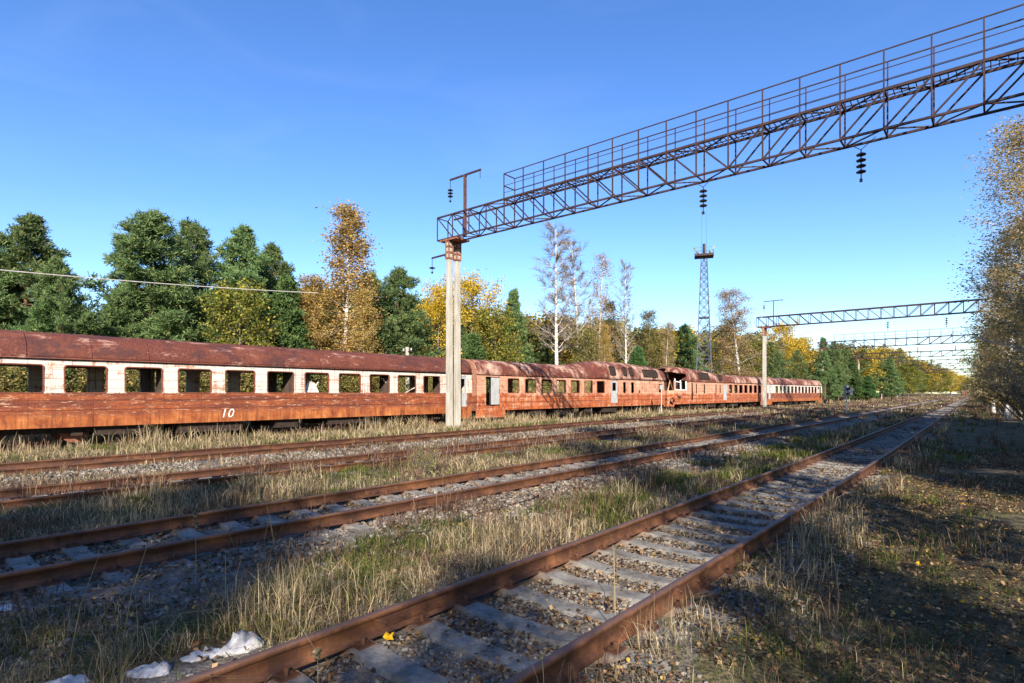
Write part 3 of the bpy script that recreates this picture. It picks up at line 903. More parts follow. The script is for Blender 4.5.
def grille(root, a, b, hump, n=5, z=(0.25, 0.75)):
    m = MB(); h = 1 + hump * 0.55
    p0 = Vector((1.40, 0, 3.27 + (3.46 - 3.27) * h)); p1 = Vector((1.20, 0, 3.27 + (3.90 - 3.27) * h))
    out = Vector((0.05, 0, 0.03))
    m.add([p0 + out + Vector((0, a, 0)), p0 + out + Vector((0, b, 0)), p1 + out + Vector((0, b, 0)), p1 + out + Vector((0, a, 0))], [(0, 1, 2, 3)])
    for q in range(n + 1):
        y = a + (b - a) * q / n
        m.bar(p0 + out * 1.4 + Vector((0, y, 0)), p1 + out * 1.4 + Vector((0, y, 0)), 0.08)
    for p in (p0, p1):
        m.bar(p + out * 1.4 + Vector((0, a, 0)), p + out * 1.4 + Vector((0, b, 0)), 0.07)
    return m.build('roof_grille', M['under'], root)
grille(c2, 48.0 - y0, 50.7 - y0, 0.7)
grille(c2, 42.2 - y0, 43.0 - y0, 1.0, 1); grille(c2, 44.4 - y0, 44.9 - y0, 1.0, 1); grille(c2, 45.5 - y0, 46.0 - y0, 1.0, 1)

# third: motor carriage with a smashed cab towards us
y0 = 53.9; L = 26.4
d0, yw = place(y0, L)
win = [(L - 12.3 + 1.62 * i, L - 11.25 + 1.62 * i) for i in range(7)]
hump3 = lambda y: 1.0 - 0.55 * max(0.0, min(1.0, (y - 4.0) / 6.0)) - 0.45 * max(0.0, min(1.0, (y - 10.5) / 2.0))
ex = [(0.75, 3.1, 2.37, 3.28), (4.3, 4.75, 1.3, 3.1), (5.4, 5.75, 2.0, 3.05), (7.3, 7.75, 2.0, 3.0), (10.4, 10.8, 2.0, 3.0), (11.5, 11.95, 2.05, 3.0)]
c3 = make_carriage('motor_carriage', 'orange motor carriage with smashed open cab and torn roof in the middle of the train', L, y0, d0, yw, win, [(12.6, 13.7)],
                   M['car_orange'], M['roof_pale'], hump=hump3, extra=ex, cab='near', seed=3, skirt=0.92, steps=((-1.9, 0),))
door_leaf(c3, 12.62, 13.68, 1.1, 3.08, window=False)
grille(c3, 6.2, 8.6, 0.8); grille(c3, 11.2, 12.2, 0.4, 2)
# fourth: cream banded like the first
y0 = 81.0; L = 25.6
d0, yw = place(y0, L)
win = [(3.2 + 1.66 * i, 4.15 + 1.66 * i) for i in range(13)]
c4 = make_carriage('railway_carriage', 'last carriage at the far end of the train, rust red with a pale roof', L, y0, d0, yw, win, [(0.5, 1.4), (L - 1.2, L - 0.4)],
                   M['car_striped'], M['roof_pale'], seed=4)
door_leaf(c4, 0.5, 1.4, 1.1, 3.08, window=False)

# ------------------------------------------------------------------ catenary gantries
def insulator(parent, p, n=4, r=0.13, pitch=0.17, hang=0.5, v=None):
    s = MB()
    z = -hang
    s.tube([(0, 0, 0 if v is None else -hang + 0.1), (0, 0, z - n * pitch - 0.12)], 0.018, 6)
    for k in range(n):
        zc = z - k * pitch - 0.05
        s.lathe([(0.02, 0.06), (0.06, 0.05), (r, 0.0), (r * 0.95, -0.03), (0.05, -0.045), (0.03, -0.07)], (0, 0, zc), 12)
    s.box((-0.04, -0.04, z - n * pitch - 0.2), (0.04, 0.04, z - n * pitch - 0.1))
    o = s.build('insulator_string', M['glassin'], parent); o.location = p
    if v:
        h = MB()
        for q in (-1, 1): h.tube([(q * v, 0, 0), (0, 0, -hang + 0.1)], 0.012, 5)
        h.build('hanger', M['gantry'], o)
    return o

def make_gantry(label, d_left, y, d_right, rail_from=None, z_bot=10.45, ht=1.25, depth=0.8, panel=1.23, twin=True, ins_d=(), left_over=0.85, mast=True, th=1.0):
    xl = -d_left
    root = thing('catenary_gantry', label, 'gantry', (xl, y, 0), 0, 'catenary gantries over the tracks')
    def X(d): return -d - xl
    xe = X(d_right)
    hd = depth / 2
    # concrete pillars at both ends
    for (xo, tag_) in ((0.0, 0), (xe - 0.9, 1)):
        for s in (-1, 1):
            p = MB(); w0, w1 = 0.205, 0.165
            vs = []; z1 = z_bot - 0.12
            for (z, w) in ((-0.4, w0), (z1, w1)):
                for (i, j) in ((-1, -1), (1, -1), (1, 1), (-1, 1)):
                    vs.append((xo + i * w * 0.66, s * 0.30 + j * w * 0.82, z))
            p.add(vs, [(0, 3, 2, 1), (4, 5, 6, 7), (0, 1, 5, 4), (1, 2, 6, 5), (2, 3, 7, 6), (3, 0, 4, 7)])
            po = p.build('pillar', M['pole_concrete'], root, bevel=0.02)
            c = MB(); w = w1 + 0.018
            wx, wy = w * 0.66, w * 0.82
            for (i, j) in ((-1, -1), (1, -1), (1, 1), (-1, 1)):
                c.box((xo + i * wx - 0.03, s * 0.30 + j * wy - 0.025, z1 - 1.0), (xo + i * wx + 0.03, s * 0.30 + j * wy + 0.025, z1 + 0.02))
            for zz in (z1 - 1.0, z1 - 0.68, z1 - 0.36, z1 - 0.08):
                c.box((xo - wx - 0.028, s * 0.30 - wy - 0.020, zz), (xo + wx + 0.028, s * 0.30 + wy + 0.020, zz + 0.09))
            c.build('steel_collar', M['band'], po)
    # lattice beam
    tr = MB()
    x0 = -left_over
    xs = [x0]; x = 0.35
    while x < xe + 0.01: xs.append(x); x += panel
    zt = z_bot + ht
    for s in (-1, 1):
        yy = s * hd
        tr.bar((x0 if s < 0 else x0 - 0.1, yy, z_bot), (xs[-1], yy, z_bot), 0.07 * th, 0.07 * th); tr.bar((x0 if s < 0 else x0 + 0.5, yy, zt), (xs[-1], yy, zt), 0.07 * th, 0.085 * th)
        for i, xx in enumerate(xs):
            tr.bar((xx, yy, z_bot), (xx, yy, zt), 0.045 * th)
            if i < len(xs) - 1:
                a, b = (xx, xs[i + 1])
                if i < len(xs) / 2: tr.bar((a, yy, zt), (b, yy, z_bot), 0.05 * th)
                else: tr.bar((a, yy, z_bot), (b, yy, zt), 0.05 * th)
    for i, xx in enumerate(xs):
        for zz in (z_bot, zt):
            tr.bar((xx, -hd, zz), (xx, hd, zz), 0.045 * th)
            if i < len(xs) - 1:
                q = 1 if i % 2 else -1
                tr.bar((xx, -hd * q, zz), (xs[i + 1], hd * q, zz), 0.04 * th)
    tr.build('lattice_beam', M['gantry'], root)
    for q in (0.0,):
        sh = MB(); sh.box((-0.55, -hd - 0.1, z_bot - 0.14), (0.75, hd + 0.1, z_bot - 0.05)); sh.build('bearing_plate', M['band'], root)
    if rail_from is not None:
        rl = MB(); xr = X(rail_from); zr = zt + 1.25
        px = [x for x in xs if x > xr - 0.2]
        for s in (-1, 1):
            yy = s * (hd + 0.02)
            rl.bar((px[0], yy, zr), (px[-1], yy, zr), 0.036)
            rl.bar((px[0], yy, zt + 0.65), (px[-1], yy, zt + 0.65), 0.022)
            rl.bar((px[0], yy, zt + 0.30), (px[-1], yy, zt + 0.30), 0.018)
            for x in px: rl.bar((x, yy, z_bot if s < 0 else zt), (x, yy, zr), 0.042 if s < 0 else 0.034)
        for zz in (zr, zt + 0.65): rl.bar((px[0], -hd - 0.02, zz), (px[0], hd + 0.02, zz), 0.045)
        rl.build('handrail', M['gantry'], root)
        dk = MB(); x = px[0]
        while x < px[-1]:
            dk.bar((x, -hd * 0.9, zt + 0.06), (x, hd * 0.9, zt + 0.06), 0.025); x += 0.20
        dk.bar((px[0], -0.2, zt + 0.045), (px[-1], -0.2, zt + 0.045), 0.03); dk.bar((px[0], 0.2, zt + 0.045), (px[-1], 0.2, zt + 0.045), 0.03)
        dk.build('walkway', M['gantry'], root)
    if mast:
        m = MB(); xm = 1.15
        for q in (-0.06, 0.06): m.bar((xm, -0.25 + q, z_bot - 0.1), (xm, -0.25 + q, z_bot + 3.2), 0.06, 0.08)
        for k in range(8): m.bar((xm, -0.31, z_bot + 0.2 + 0.4 * k), (xm, -0.19, z_bot + 0.2 + 0.4 * k), 0.05)
        mo = m.build('mast', M['mast'], root)
        a = MB(); za = z_bot + 3.2
        a.bar((xm - 1.15, -0.25, za), (xm + 1.15, -0.25, za), 0.07, 0.09)
        a.bar((xm + 1.1, -0.25, za), (xm + 1.1, -0.25, za - 0.42), 0.025); a.bar((xm - 1.13, -0.25, za), (xm - 1.13, -0.25, za - 0.45), 0.025)
        a.build('crossarm', M['gantry'], mo)
        insulator(root, (xm - 1.13, -0.25, za), 3, 0.15, 0.17, 0.5)
        b = MB(); zb = z_bot - 0.75
        b.bar((-0.2, 0, zb + 0.05), (-1.75, 0, zb), 0.06, 0.09); b.bar((-0.15, 0, zb - 0.95), (-0.7, 0, zb), 0.04)
        b.build('bracket', M['gantry'], root)
        insulator(root, (-1.72, 0, zb), 1, 0.18, 0.17, 0.5)
    for d in ins_d:
        insulator(root, (X(d), -hd * 0 , z_bot - 0.03), 4, 0.15, 0.19, 0.42, 0.42)
    return root
make_gantry('nearest lattice gantry on twin pale pillars, with railed walkway crossing the top of the picture', 22.8, 22.0, -6.2, rail_from=18.6, ins_d=(8.8, 3.46))
make_gantry('second lattice gantry without walkway, its pale pole in front of the train end', 22.8, 77.0, -6.0, ins_d=(9.5, 4.2), z_bot=10.5, th=1.25)
make_gantry('third lattice gantry farther off, with a railed walkway, no pole in sight', 25.3, 121.0, -4.5, rail_from=23.5, ins_d=(10.6, 5.4), z_bot=10.4, mast=False, panel=1.6, th=1.5)
for yg, g4 in ((163.0, 'first small distant gantry past the far walkway gantry'), (206.0, 'second small distant gantry past the far walkway gantry'),
               (250.0, 'third small distant gantry past the far walkway gantry, faint between trees'), (296.0, 'last and smallest gantry, at the vanishing end of the line')):
    b = float(bend(yg))
    make_gantry(g4, 22.8 + b, yg, -6.0 + b, z_bot=10.4, panel=2.0, mast=False, th=2.0, ins_d=(8.4 + b, 3.1 + b))

# ------------------------------------------------------------------ floodlight tower
(tx, ty) = (704 - 512) / F_PX * 92 * CY - 92 * SY, (704 - 512) / F_PX * 92 * SY + 92 * CY
tw = thing('lattice_tower', 'tall slim lattice tower with dark platform on top, rising above the wood', 'tower', (tx, ty, 0), 0.4)
H = 24.0
def hw(z): return 1.35 + (0.42 - 1.35) * z / H
def corner(z, k): 
    w = hw(z); return ((-w, -w, z), (w, -w, z), (w, w, z), (-w, w, z))[k % 4]
m = MB()
zl = [0]
while zl[-1] < H - 0.8: zl.append(zl[-1] + 2.1 * hw(zl[-1]) * 0.95)
zl[-1] = H
for k in range(4):
    m.bar(corner(0, k), corner(H, k), 0.14)
    for a, b in zip(zl[:-1], zl[1:]):
        m.bar(corner(a, k), corner(b, k + 1), 0.07); m.bar(corner(a, k + 1), corner(b, k), 0.07); m.bar(corner(b, k), corner(b, k + 1), 0.07)
m.build('lattice', M['tower'], tw)
m = MB(); m.box((-0.75, -0.75, 14.0), (0.75, 0.75, 14.2)); m.build('landing', M['tower'], tw)
m = MB(); m.box((-1.45, -1.2, H - 0.2), (1.45, 1.2, H + 0.15)); m.build('platform', M['gantry'], tw)
m = MB()
for (a, b) in (((-1.4, -1.15), (1.4, -1.15)), ((1.4, -1.15), (1.4, 1.15)), ((1.4, 1.15), (-1.4, 1.15)), ((-1.4, 1.15), (-1.4, -1.15))):
    for zz in (0.6, 1.1): m.bar((*a, H + zz), (*b, H + zz), 0.035)
    m.bar((*a, H), (*a, H + 1.1), 0.04)
m.build('guard_rail', M['tower'], tw)
for (x, y) in ((-1.3, -1.0), (1.3, -1.0), (0.9, 1.0), (-0.9, 1.0)):
    m = MB(); m.tube([(x, y, H + 1.1), (x * 1.05, y * 1.12, H + 1.0), (x * 1.12, y * 1.3, H + 0.95)], [0.06, 0.16, 0.26], 10); m.build('floodlight', M['grey_paint'], tw)
m = MB(); m.tube([(0, 0, H), (0, 0, H + 1.9)], 0.22, 8); m.build('lamp_mast', M['gantry'], tw)
m = MB()
m.tube([(-0.35, 0, H), (-0.35, 0, H + 9)], [0.03, 0.012], 5); m.tube([(0.35, 0.1, H), (0.35, 0.1, H + 7)], [0.03, 0.012], 5)
m.build('lightning_rod', M['tower'], tw)

# ------------------------------------------------------------------ small lineside things
(sx, sy) = ground_px(846.5, 414)
sg = thing('lineside_signal', 'small grey signal box on a thin post beside the weeds, right of the train', 'signal', (sx, sy, -0.05), YAW)
m = MB(); m.tube([(0, 0, 0), (0, 0, 2.3)], 0.05, 8); m.box((-0.2, -0.2, 0), (0.2, 0.2, 0.2)); m.build('post', M['grey_paint'], sg)
m = MB(); m.box((-0.2, -0.16, 1.85), (0.2, 0.14, 2.85)); m.build('signal_head', M['grey_paint'], sg, bevel=0.04)
m = MB()
for z in (2.05, 2.5): m.tube([(0, -0.2, z), (0, -0.42, z)], 0.14, 12); 
m.build('lens_hood', M['under'], sg)
m = MB(); m.box((0.3, 0.3, 1.9), (0.8, 0.6, 2.6)); m.bar((0.55, 0.45, -0.1), (0.55, 0.45, 1.9), 0.05); m.build('relay_cabinet', M['door_pale'], sg)

(px_, py_) = at(661.5, 22.9)[0]
sp = thing('marker_post', 'thin pale post standing before the motor carriage cab', 'post', (px_, py_, 0))
m = MB(); m.tube([(0, 0, -0.1), (0, 0, 2.55)], 0.045, 8); m.build('post', M['wire'], sp)
m = MB(); m.box((-0.16, -0.03, 2.4), (0.16, 0.03, 2.75)); m.build('plate', M['door_pale'], sp)

(px_, py_) = at(407.5, 31.0)[0]
cp = thing('concrete_post', 'short concrete post top showing above the first carriage roof', 'post', (px_, py_, 0))
m = MB(); m.tube([(0, 0, -0.2), (0, 0, 5.2)], [0.17, 0.13], 8); m.build('shaft', M['pole_concrete'], cp)
m = MB(); m.bar((-0.5, 0, 4.9), (0.5, 0, 4.9), 0.08); m.build('crossarm', M['gantry'], cp)
for q in (-0.4, 0.4):
    m = MB(); m.lathe([(0.0, 0.2), (0.05, 0.18), (0.06, 0.05), (0.03, 0.0)], (q, 0, 4.94), 8); m.build('pin_insulator', M['door_pale'], cp)

def at_depth(px, py, Z):
    X = (px - 512) / F_PX * Z
    return Vector((X * CY - Z * SY, X * SY + Z * CY, EYE + (393 - py) / F_PX * Z))
a = at_depth(-120, 258, 22.0); b = at_depth(318, 293, 32.5)
m = MB(); pts = []
for i in range(25):
    t = i / 24; p = a.lerp(b, t); p.z -= 1.2 * t * (1 - t) * 0.5; pts.append(p)
m.tube(pts, 0.022, 5)
tag(m.build('overhead_wire', M['wire']), 'pale overhead wire sagging across the pines on the left', 'wire')

m = MB(); pts = []
for i in range(40):
    t = i / 39
    px = 350 + (540 - 350) * t; py = 552 + (499 - 552) * t
    (x, y) = ground_px(px, py); pts.append((x + 0.05 * math.sin(i * 0.9), y, float(ground_z(x, y)) + 0.035 + 0.02 * math.sin(i * 0.7)))
m.tube(pts, 0.014, 6)
tag(m.build('ground_cable', M['black']), 'thin black cable lying along pale gravel beside the second track', 'cable')

def crumple(name, label, cat, px, py, sx, sy, sz, mat, seed, rot=0.0, spikes=0.5):
    r = np.random.default_rng(seed)
    n = 12
    u = np.linspace(-1, 1, n)
    U, Vv = np.meshgrid(u, u, indexing='ij')
    rr = np.sqrt(U ** 2 + Vv ** 2)
    ang = np.arctan2(Vv, U)
    rim = 0.72 + 0.3 * vnoise(ang * 2.2 + seed, ang * 0 + seed, 2)
    h = np.clip(1 - (rr / rim) ** 2, 0, 1)
    fold = np.abs(fbm(U * 1.9 + seed, Vv * 1.9, 7, 3) - 0.5) * 2.6
    z = h ** 0.45 * (0.12 + spikes * (0.75 * fold + 0.55 * r.random(U.shape) * (fold > 0.3)) * np.clip(0.55 + 0.6 * U, 0.15, 1.2))
    U = U + r.uniform(-0.05, 0.05, U.shape); Vv = Vv + r.uniform(-0.05, 0.05, U.shape)
    f = np.where(rr > rim, rim / np.maximum(rr, 1e-6), 1.0)
    P = np.stack([U * f * sx + 0.004 * r.normal(size=U.shape), Vv * f * sy + 0.004 * r.normal(size=U.shape), z * sz], -1).reshape(-1, 3)
    I = np.arange(n * n).reshape(n, n)
    Q = np.stack([I[:-1, :-1], I[1:, :-1], I[1:, 1:], I[:-1, 1:]], -1).reshape(-1, 4)
    keep = ((rr < rim * 1.02).reshape(-1)[Q]).any(1)
    o = np_obj(name, P, Q[keep], mat)
    (x, y) = ground_px(px, py)
    o.location = (x, y, float(ground_z(x, y)) + 0.0); o.rotation_euler = (0, 0, rot)
    so = o.modifiers.new('thickness', 'SOLIDIFY'); so.thickness = 0.006
    return tag(o, label, cat, 'white plastic litter by the nearest rail')
crumple('plastic_bag', 'largest white plastic bag with a peaked corner, against the nearest rail', 'plastic bag', 238, 655, 0.22, 0.13, 0.27, M['plastic'], 3, YAW + 0.5, 0.9)
crumple('plastic_bag', 'low crumpled white plastic scrap just left of the peaked bag', 'plastic bag', 200, 662, 0.17, 0.10, 0.13, M['plastic'], 5, YAW + 0.4, 0.9)
crumple('plastic_bag', 'torn white plastic between the peaked bag and picture corner, in dry grass', 'plastic bag', 150, 678, 0.19, 0.10, 0.13, M['plastic'], 8, YAW, 0.9)
crumple('plastic_bag', 'white plastic bag lying nearest the lower left corner', 'plastic bag', 66, 688, 0.17, 0.12, 0.18, M['plastic'], 11, YAW - 0.2, 0.6)
crumple('plastic_bag', 'grey white scrap of plastic in shadow at far left by second track', 'plastic bag', 4, 612, 0.14, 0.09, 0.08, M['plastic'], 15, 0.3, 0.6)

def single_leaf(px, py, s, z=0.09):
    m = MB(); vs = [(0, 0, 0)]
    for k in range(14):
        a = 2 * math.pi * k / 14; rr = s * (1.0 if k % 2 else 0.62)
        vs.append((rr * math.cos(a), rr * math.sin(a), 0.02 * math.sin(3 * a)))
    m.add(vs, [(0, k + 1, (k + 1) % 14 + 1) for k in range(14)])
    o = m.build('fallen_leaf', M['gold']); (x, y) = ground_px(px, py)
    o.location = (x, y, float(ground_z(x, y)) + z); o.rotation_euler = (0.5, -0.2, 0.4)
    return o
tag(single_leaf(388.5, 645, 0.055), 'bright yellow leaf lying inside the nearest track by the left rail', 'leaf')

# far red roofed hut at the end of the line
(x, y), z = at(948, 14.0), 0
p = at_depth(965, 386, 330)
hut = thing('brick_hut', 'tiny distant red hut where the tracks meet the trees', 'hut', (p.x, p.y, 0), YAW * 0.3)
hut.scale = (0.34, 0.5, 0.6)
m = MB(); m.box((-5, -3, 0), (5, 3, 4.0)); m.build('wall', M['brick'], hut)
m = MB(); m.add([(-5.4, -3.4, 4), (5.4, -3.4, 4), (5.4, 3.4, 4), (-5.4, 3.4, 4), (-5.4, 0, 5.8), (5.4, 0, 5.8)], [(0, 1, 5, 4), (2, 3, 4, 5), (1, 2, 5), (3, 0, 4), (3, 2, 1, 0)]); m.build('roof', M['brick'], hut)
for q in (-3, 0, 3):
    m = MB(); m.box((q - 0.6, -3.06, 1.2), (q + 0.6, -3.003, 2.8)); m.build('window', M['under'], hut)

# ------------------------------------------------------------------ trees
def unit(n, r):
    v = r.normal(size=(n, 3)); return v / np.linalg.norm(v, axis=1)[:, None]
def leaf_quads(P, size, r, up=0.0):
    n = len(P)
    a = unit(n, r); a[:, 2] *= 0.7
    b = np.cross(a, unit(n, r)); b /= np.maximum(np.linalg.norm(b, axis=1)[:, None], 1e-6)
    a /= np.linalg.norm(a, axis=1)[:, None]
    s = size * r.uniform(0.55, 1.3, n)[:, None]
    return np.stack([P - a * s * 0.5, P + b * s * 0.32, P + a * s * 0.5, P - b * s * 0.32], 1)
def needle_quads(P, D, k, length, width, r):
    n = len(P)
    P = np.repeat(P, k, 0); D = np.repeat(D, k, 0)
    dirs = D * 0.8 + unit(n * k, r); dirs[:, 2] += 0.25
    dirs /= np.linalg.norm(dirs, axis=1)[:, None]
    side = np.cross(dirs, unit(n * k, r)); side /= np.maximum(np.linalg.norm(side, axis=1)[:, None], 1e-6)
    L = length * r.uniform(0.6, 1.25, n * k)[:, None]; w = width * 0.5
    return np.stack([P - side * w * 0.6, P + side * w * 0.6, P + dirs * L + side * w, P + dirs * L - side * w], 1)

def tree_geo(seed, kind, H, n_leaf=9000, detail=1.0):
    """returns wood MB, quads of foliage; unit: metres, base at z=0"""
    r = np.random.default_rng(seed); rr = random.Random(seed)
    wood = MB(); F = []
    lean = Vector((rr.uniform(-0.04, 0.04), rr.uniform(-0.04, 0.04), 0)) * H
    tr = {'pine': 0.016, 'birch': 0.009, 'bare': 0.009, 'aspen': 0.010, 'round': 0.013, 'shrub': 0.010, 'spruce': 0.014}[kind] * H
    def tp(t):
        return Vector((lean.x * t + 0.012 * H * math.sin(3.1 * t + seed), lean.y * t + 0.012 * H * math.cos(2.3 * t + seed * 2), H * t))
    ts = [0, 0.03, 0.15, 0.35, 0.55, 0.75, 0.9, 0.985]
    if kind != 'shrub':
        wood.tube([tp(t) - Vector((0, 0, 0.2 if t == 0 else 0)) for t in ts], [tr * (1.35 if t == 0 else 1.0) * (1 - 0.93 * t) + 0.006 for t in ts], 7)
    if kind in ('pine', 'spruce'):
        base = 0.10 if kind == 'spruce' else rr.uniform(0.12, 0.22)
        nb = int((70 if kind == 'pine' else 90) * detail)
        tuftP = []; tuftD = []
        for i in range(nb):
            t = base + (0.985 - base) * ((i + rr.random()) / nb) ** 0.85
            q = (t - base) / (1 - base)
            if kind == 'pine':
                R = H * 0.25 * (math.sin(min(1, q * 2.4 + 0.35) * math.pi * 0.5) * (1 - q) ** 0.8 + 0.05) * rr.choice((0.6, 0.8, 1.0, 1.1, 1.3))
            else:
                R = H * 0.20 * (1 - q) ** 0.85 * rr.uniform(0.75, 1.15) + 0.1
            az = i * 2.399 + rr.uniform(-0.5, 0.5)
            up = rr.uniform(-0.05, 0.35) + 0.5 * q
            d = Vector((math.cos(az), math.sin(az), up)).normalized()
            p0 = tp(t); pts = [p0]; 
            for s in range(1, 5):
                f = s / 4
                pts.append(p0 + d * R * f + Vector((0, 0, (-0.12 if kind == 'pine' else -0.25) * R * f * (1 - f) * 2 + 0.12 * R * f * f)))
            br = tr * 0.22 * (1 - q * 0.7)
            wood.tube(pts, [br, br * 0.8, br * 0.55, br * 0.35, 0.008], 4, cap=False)
            ns = max(5, int(16 * R / (H * 0.2) * detail))
            for s in range(ns):
                f = rr.uniform(0.25, 1.0) ** 0.7
                j = min(3, int(f * 4)); pp = pts[j].lerp(pts[j + 1], f * 4 - j)
                dd = (d * 0.6 + Vector((rr.gauss(0, 0.75), rr.gauss(0, 0.75), rr.gauss(0.15, 0.35)))).normalized()
                ln = R * 0.42 * (1.15 - f * 0.5) * rr.uniform(0.4, 1)
                m = max(3, int(6 * detail))
                for w in range(m):
                    e = pp + dd * ln * (w + 0.6) / m
                    tuftP.append(e); tuftD.append(dd)
        P = np.array([tuple(v) for v in tuftP]); D = np.array([tuple(v) for v in tuftD])
        P = P + r.normal(size=P.shape) * 0.11
        F.append(needle_quads(P, D, 7, H * 0.018 + 0.04, 0.042 if detail >= 1 else 0.09, r))
    else:
        conf = dict(birch=(0.11, 50, 0.20, 0.9), bare=(0.30, 46, 0.155, 1.25), aspen=(0.14, 64, 0.145, 1.1), round=(0.16, 56, 0.30, 0.55), shrub=(0.0, 30, 0.42, 1.0))[kind]
        base, nb, Rf, upk = conf
        nb = int(nb * max(0.6, detail))
        ends = []
        for i in range(nb):
            t = base + (0.97 - base) * ((i + rr.random()) / nb) if kind != 'shrub' else 0.0
            q = (t - base) / (1 - base)
            prof = {'birch': (0.35 + 0.9 * q) * (1 - q) ** 0.6 + 0.08, 'bare': (0.45 + 0.6 * q) * (1 - q) ** 0.55 + 0.08, 'aspen': (0.75 + 0.5 * q) * (1 - q) ** 0.55 + 0.08,
                    'round': math.sqrt(max(0.03, 1 - (2 * q - 0.85) ** 2 / 1.4)) , 'shrub': 1}[kind]
            R = H * Rf * prof * rr.uniform(0.55, 1.2)
            if kind == 'shrub': R = H * rr.uniform(0.55, 1.05)
            az = i * 2.399 + rr.uniform(-0.6, 0.6)
            up = upk * rr.uniform(0.6, 1.3) + (0.4 * q if kind == 'round' else 0)
            if kind == 'shrub': up = rr.uniform(0.9, 3.0)
            d = Vector((math.cos(az), math.sin(az), up)).normalized()
            p0 = tp(t) if kind != 'shrub' else Vector((rr.uniform(-.1, .1) * H, rr.uniform(-.1, .1) * H, 0))
            pts = [p0]
            for s in range(1, 5):
                f = s / 4
                pts.append(p0 + d * R * f + Vector((rr.gauss(0, 0.04) * R, rr.gauss(0, 0.04) * R, 0.10 * R * f * f * (1 if kind in ('bare', 'aspen') else -0.4))))
            br = max(0.012, tr * 0.30 * (1 - q * 0.75)) if kind != 'shrub' else 0.012 * H
            wood.tube(pts, [br, br * 0.75, br * 0.55, br * 0.35, 0.006], 4, cap=False)
            for s in range(max(4, int(9 * detail))):
                f = rr.uniform(0.25, 1.0)
                j = min(3, int(f * 4)); pp = pts[j].lerp(pts[j + 1], f * 4 - j)
                dd = (d * 0.9 + Vector((rr.gauss(0, 0.6), rr.gauss(0, 0.6), rr.gauss(0.1, 0.5)))).normalized()
                ln = R * rr.uniform(0.2, 0.5)
                e = pp + dd * ln
                wood.tube([pp, pp.lerp(e, 0.5) + Vector((0, 0, -0.02 * ln)), e], [br * 0.25, br * 0.16, 0.004], 3, cap=False)
                ends.append((pp, e))
        A = np.array([tuple(p) for p, e in ends]); B = np.array([tuple(e) for p, e in ends])
        if kind == 'bare':      # a haze of fine twigs
            k = r.integers(0, len(A), 5200); f = r.random(5200)[:, None]
            P = A[k] * (1 - f) + B[k] * f
            dirs = (B - A)[k]; dirs /= np.maximum(np.linalg.norm(dirs, axis=1)[:, None], 1e-6)
            dirs = dirs + unit(len(k), r) * 0.7; dirs[:, 2] += 0.2; dirs /= np.linalg.norm(dirs, axis=1)[:, None]
            side = np.cross(dirs, unit(len(k), r)); L = H * 0.03 * r.uniform(0.4, 1.3, len(k))[:, None]
            F.append(np.stack([P - side * 0.012, P + side * 0.012, P + dirs * L + side * 0.006, P + dirs * L - side * 0.006], 1))
        else:
            # clumps: every twig end carries its own number of leaves, some none
            wgt = r.random(len(A)) ** 1.6; wgt /= wgt.sum()
            k = r.choice(len(A), n_leaf, p=wgt); f = r.uniform(0.1, 1.1, n_leaf)[:, None]
            P = A[k] * (1 - f) + B[k] * f + r.normal(size=(n_leaf, 3)) * H * (0.016 if kind != 'round' else 0.022)
            sz = {'birch': 0.125, 'aspen': 0.13, 'round': 0.17, 'shrub': 0.03 + 0.015 * H}[kind] * (1 if detail >= 0.9 else 1.8)
            F.append(leaf_quads(P[P[:, 2] > 0.05], sz, r))
    Fq = np.concatenate(F)
    return wood, Fq

def quads_obj(name, Fq, mat, parent):
    n = len(Fq)
    return np_obj(name, Fq.reshape(-1, 3), np.arange(n * 4).reshape(n, 4), mat, parent)

PROTO = {}
def proto(key, seed, kind, H, wood_mat, leaf, n_leaf=9000, detail=1.0, crown='crown'):
    w, Fq = tree_geo(seed, kind, H, n_leaf, detail)
    PROTO[key] = dict(w=w, F=Fq, H=H, wm=M[wood_mat], lm=M[leaf], used=False, crown=crown)
proto('pine_a', 1, 'pine', 12, 'bark', 'needle', detail=1.25)
proto('pine_b', 2, 'pine', 12, 'bark', 'needle', detail=1.25)
proto('pine_c', 5, 'pine', 12, 'bark', 'needle', detail=1.15)
proto('pine_young', 3, 'spruce', 7, 'bark', 'needle_light', detail=1.0)
proto('spruce', 4, 'spruce', 12, 'bark', 'needle', detail=1.0)
proto('aspen', 6, 'aspen', 14, 'birch', 'orange', 19000)
proto('maple_a', 7, 'round', 11, 'bark_grey', 'yellow', 15000)
proto('maple_b', 8, 'round', 11, 'bark_grey', 'yellow', 12000)
proto('lime', 9, 'round', 8, 'bark_grey', 'lime', 11000)
proto('olive_a', 10, 'round', 10, 'bark_grey', 'olive', 10000)
proto('olive_b', 11, 'birch', 12, 'bark_grey', 'olive', 10000)
proto('bare_a', 12, 'bare', 20, 'birch', 'twig', crown='twigs')
proto('bare_b', 13, 'bare', 20, 'birch', 'twig', crown='twigs')
proto('tanbirch', 14, 'birch', 18, 'birch', 'tan', 21000)
proto('orangetop', 15, 'birch', 16, 'birch', 'orange', 7000)
proto('bigbirch', 16, 'birch', 20, 'birch', 'birchleaf', 27000, 1.9)
proto('bigbirch_b', 17, 'birch', 18, 'birch', 'birchleaf', 26000, 1.5)
proto('shrub_brown', 18, 'shrub', 3, 'bark_grey', 'tan', 6500)
proto('shrub_green', 19, 'shrub', 3, 'bark_grey', 'olive', 7500)
proto('shrub_lime', 20, 'shrub', 1, 'bark_grey', 'lime', 900)

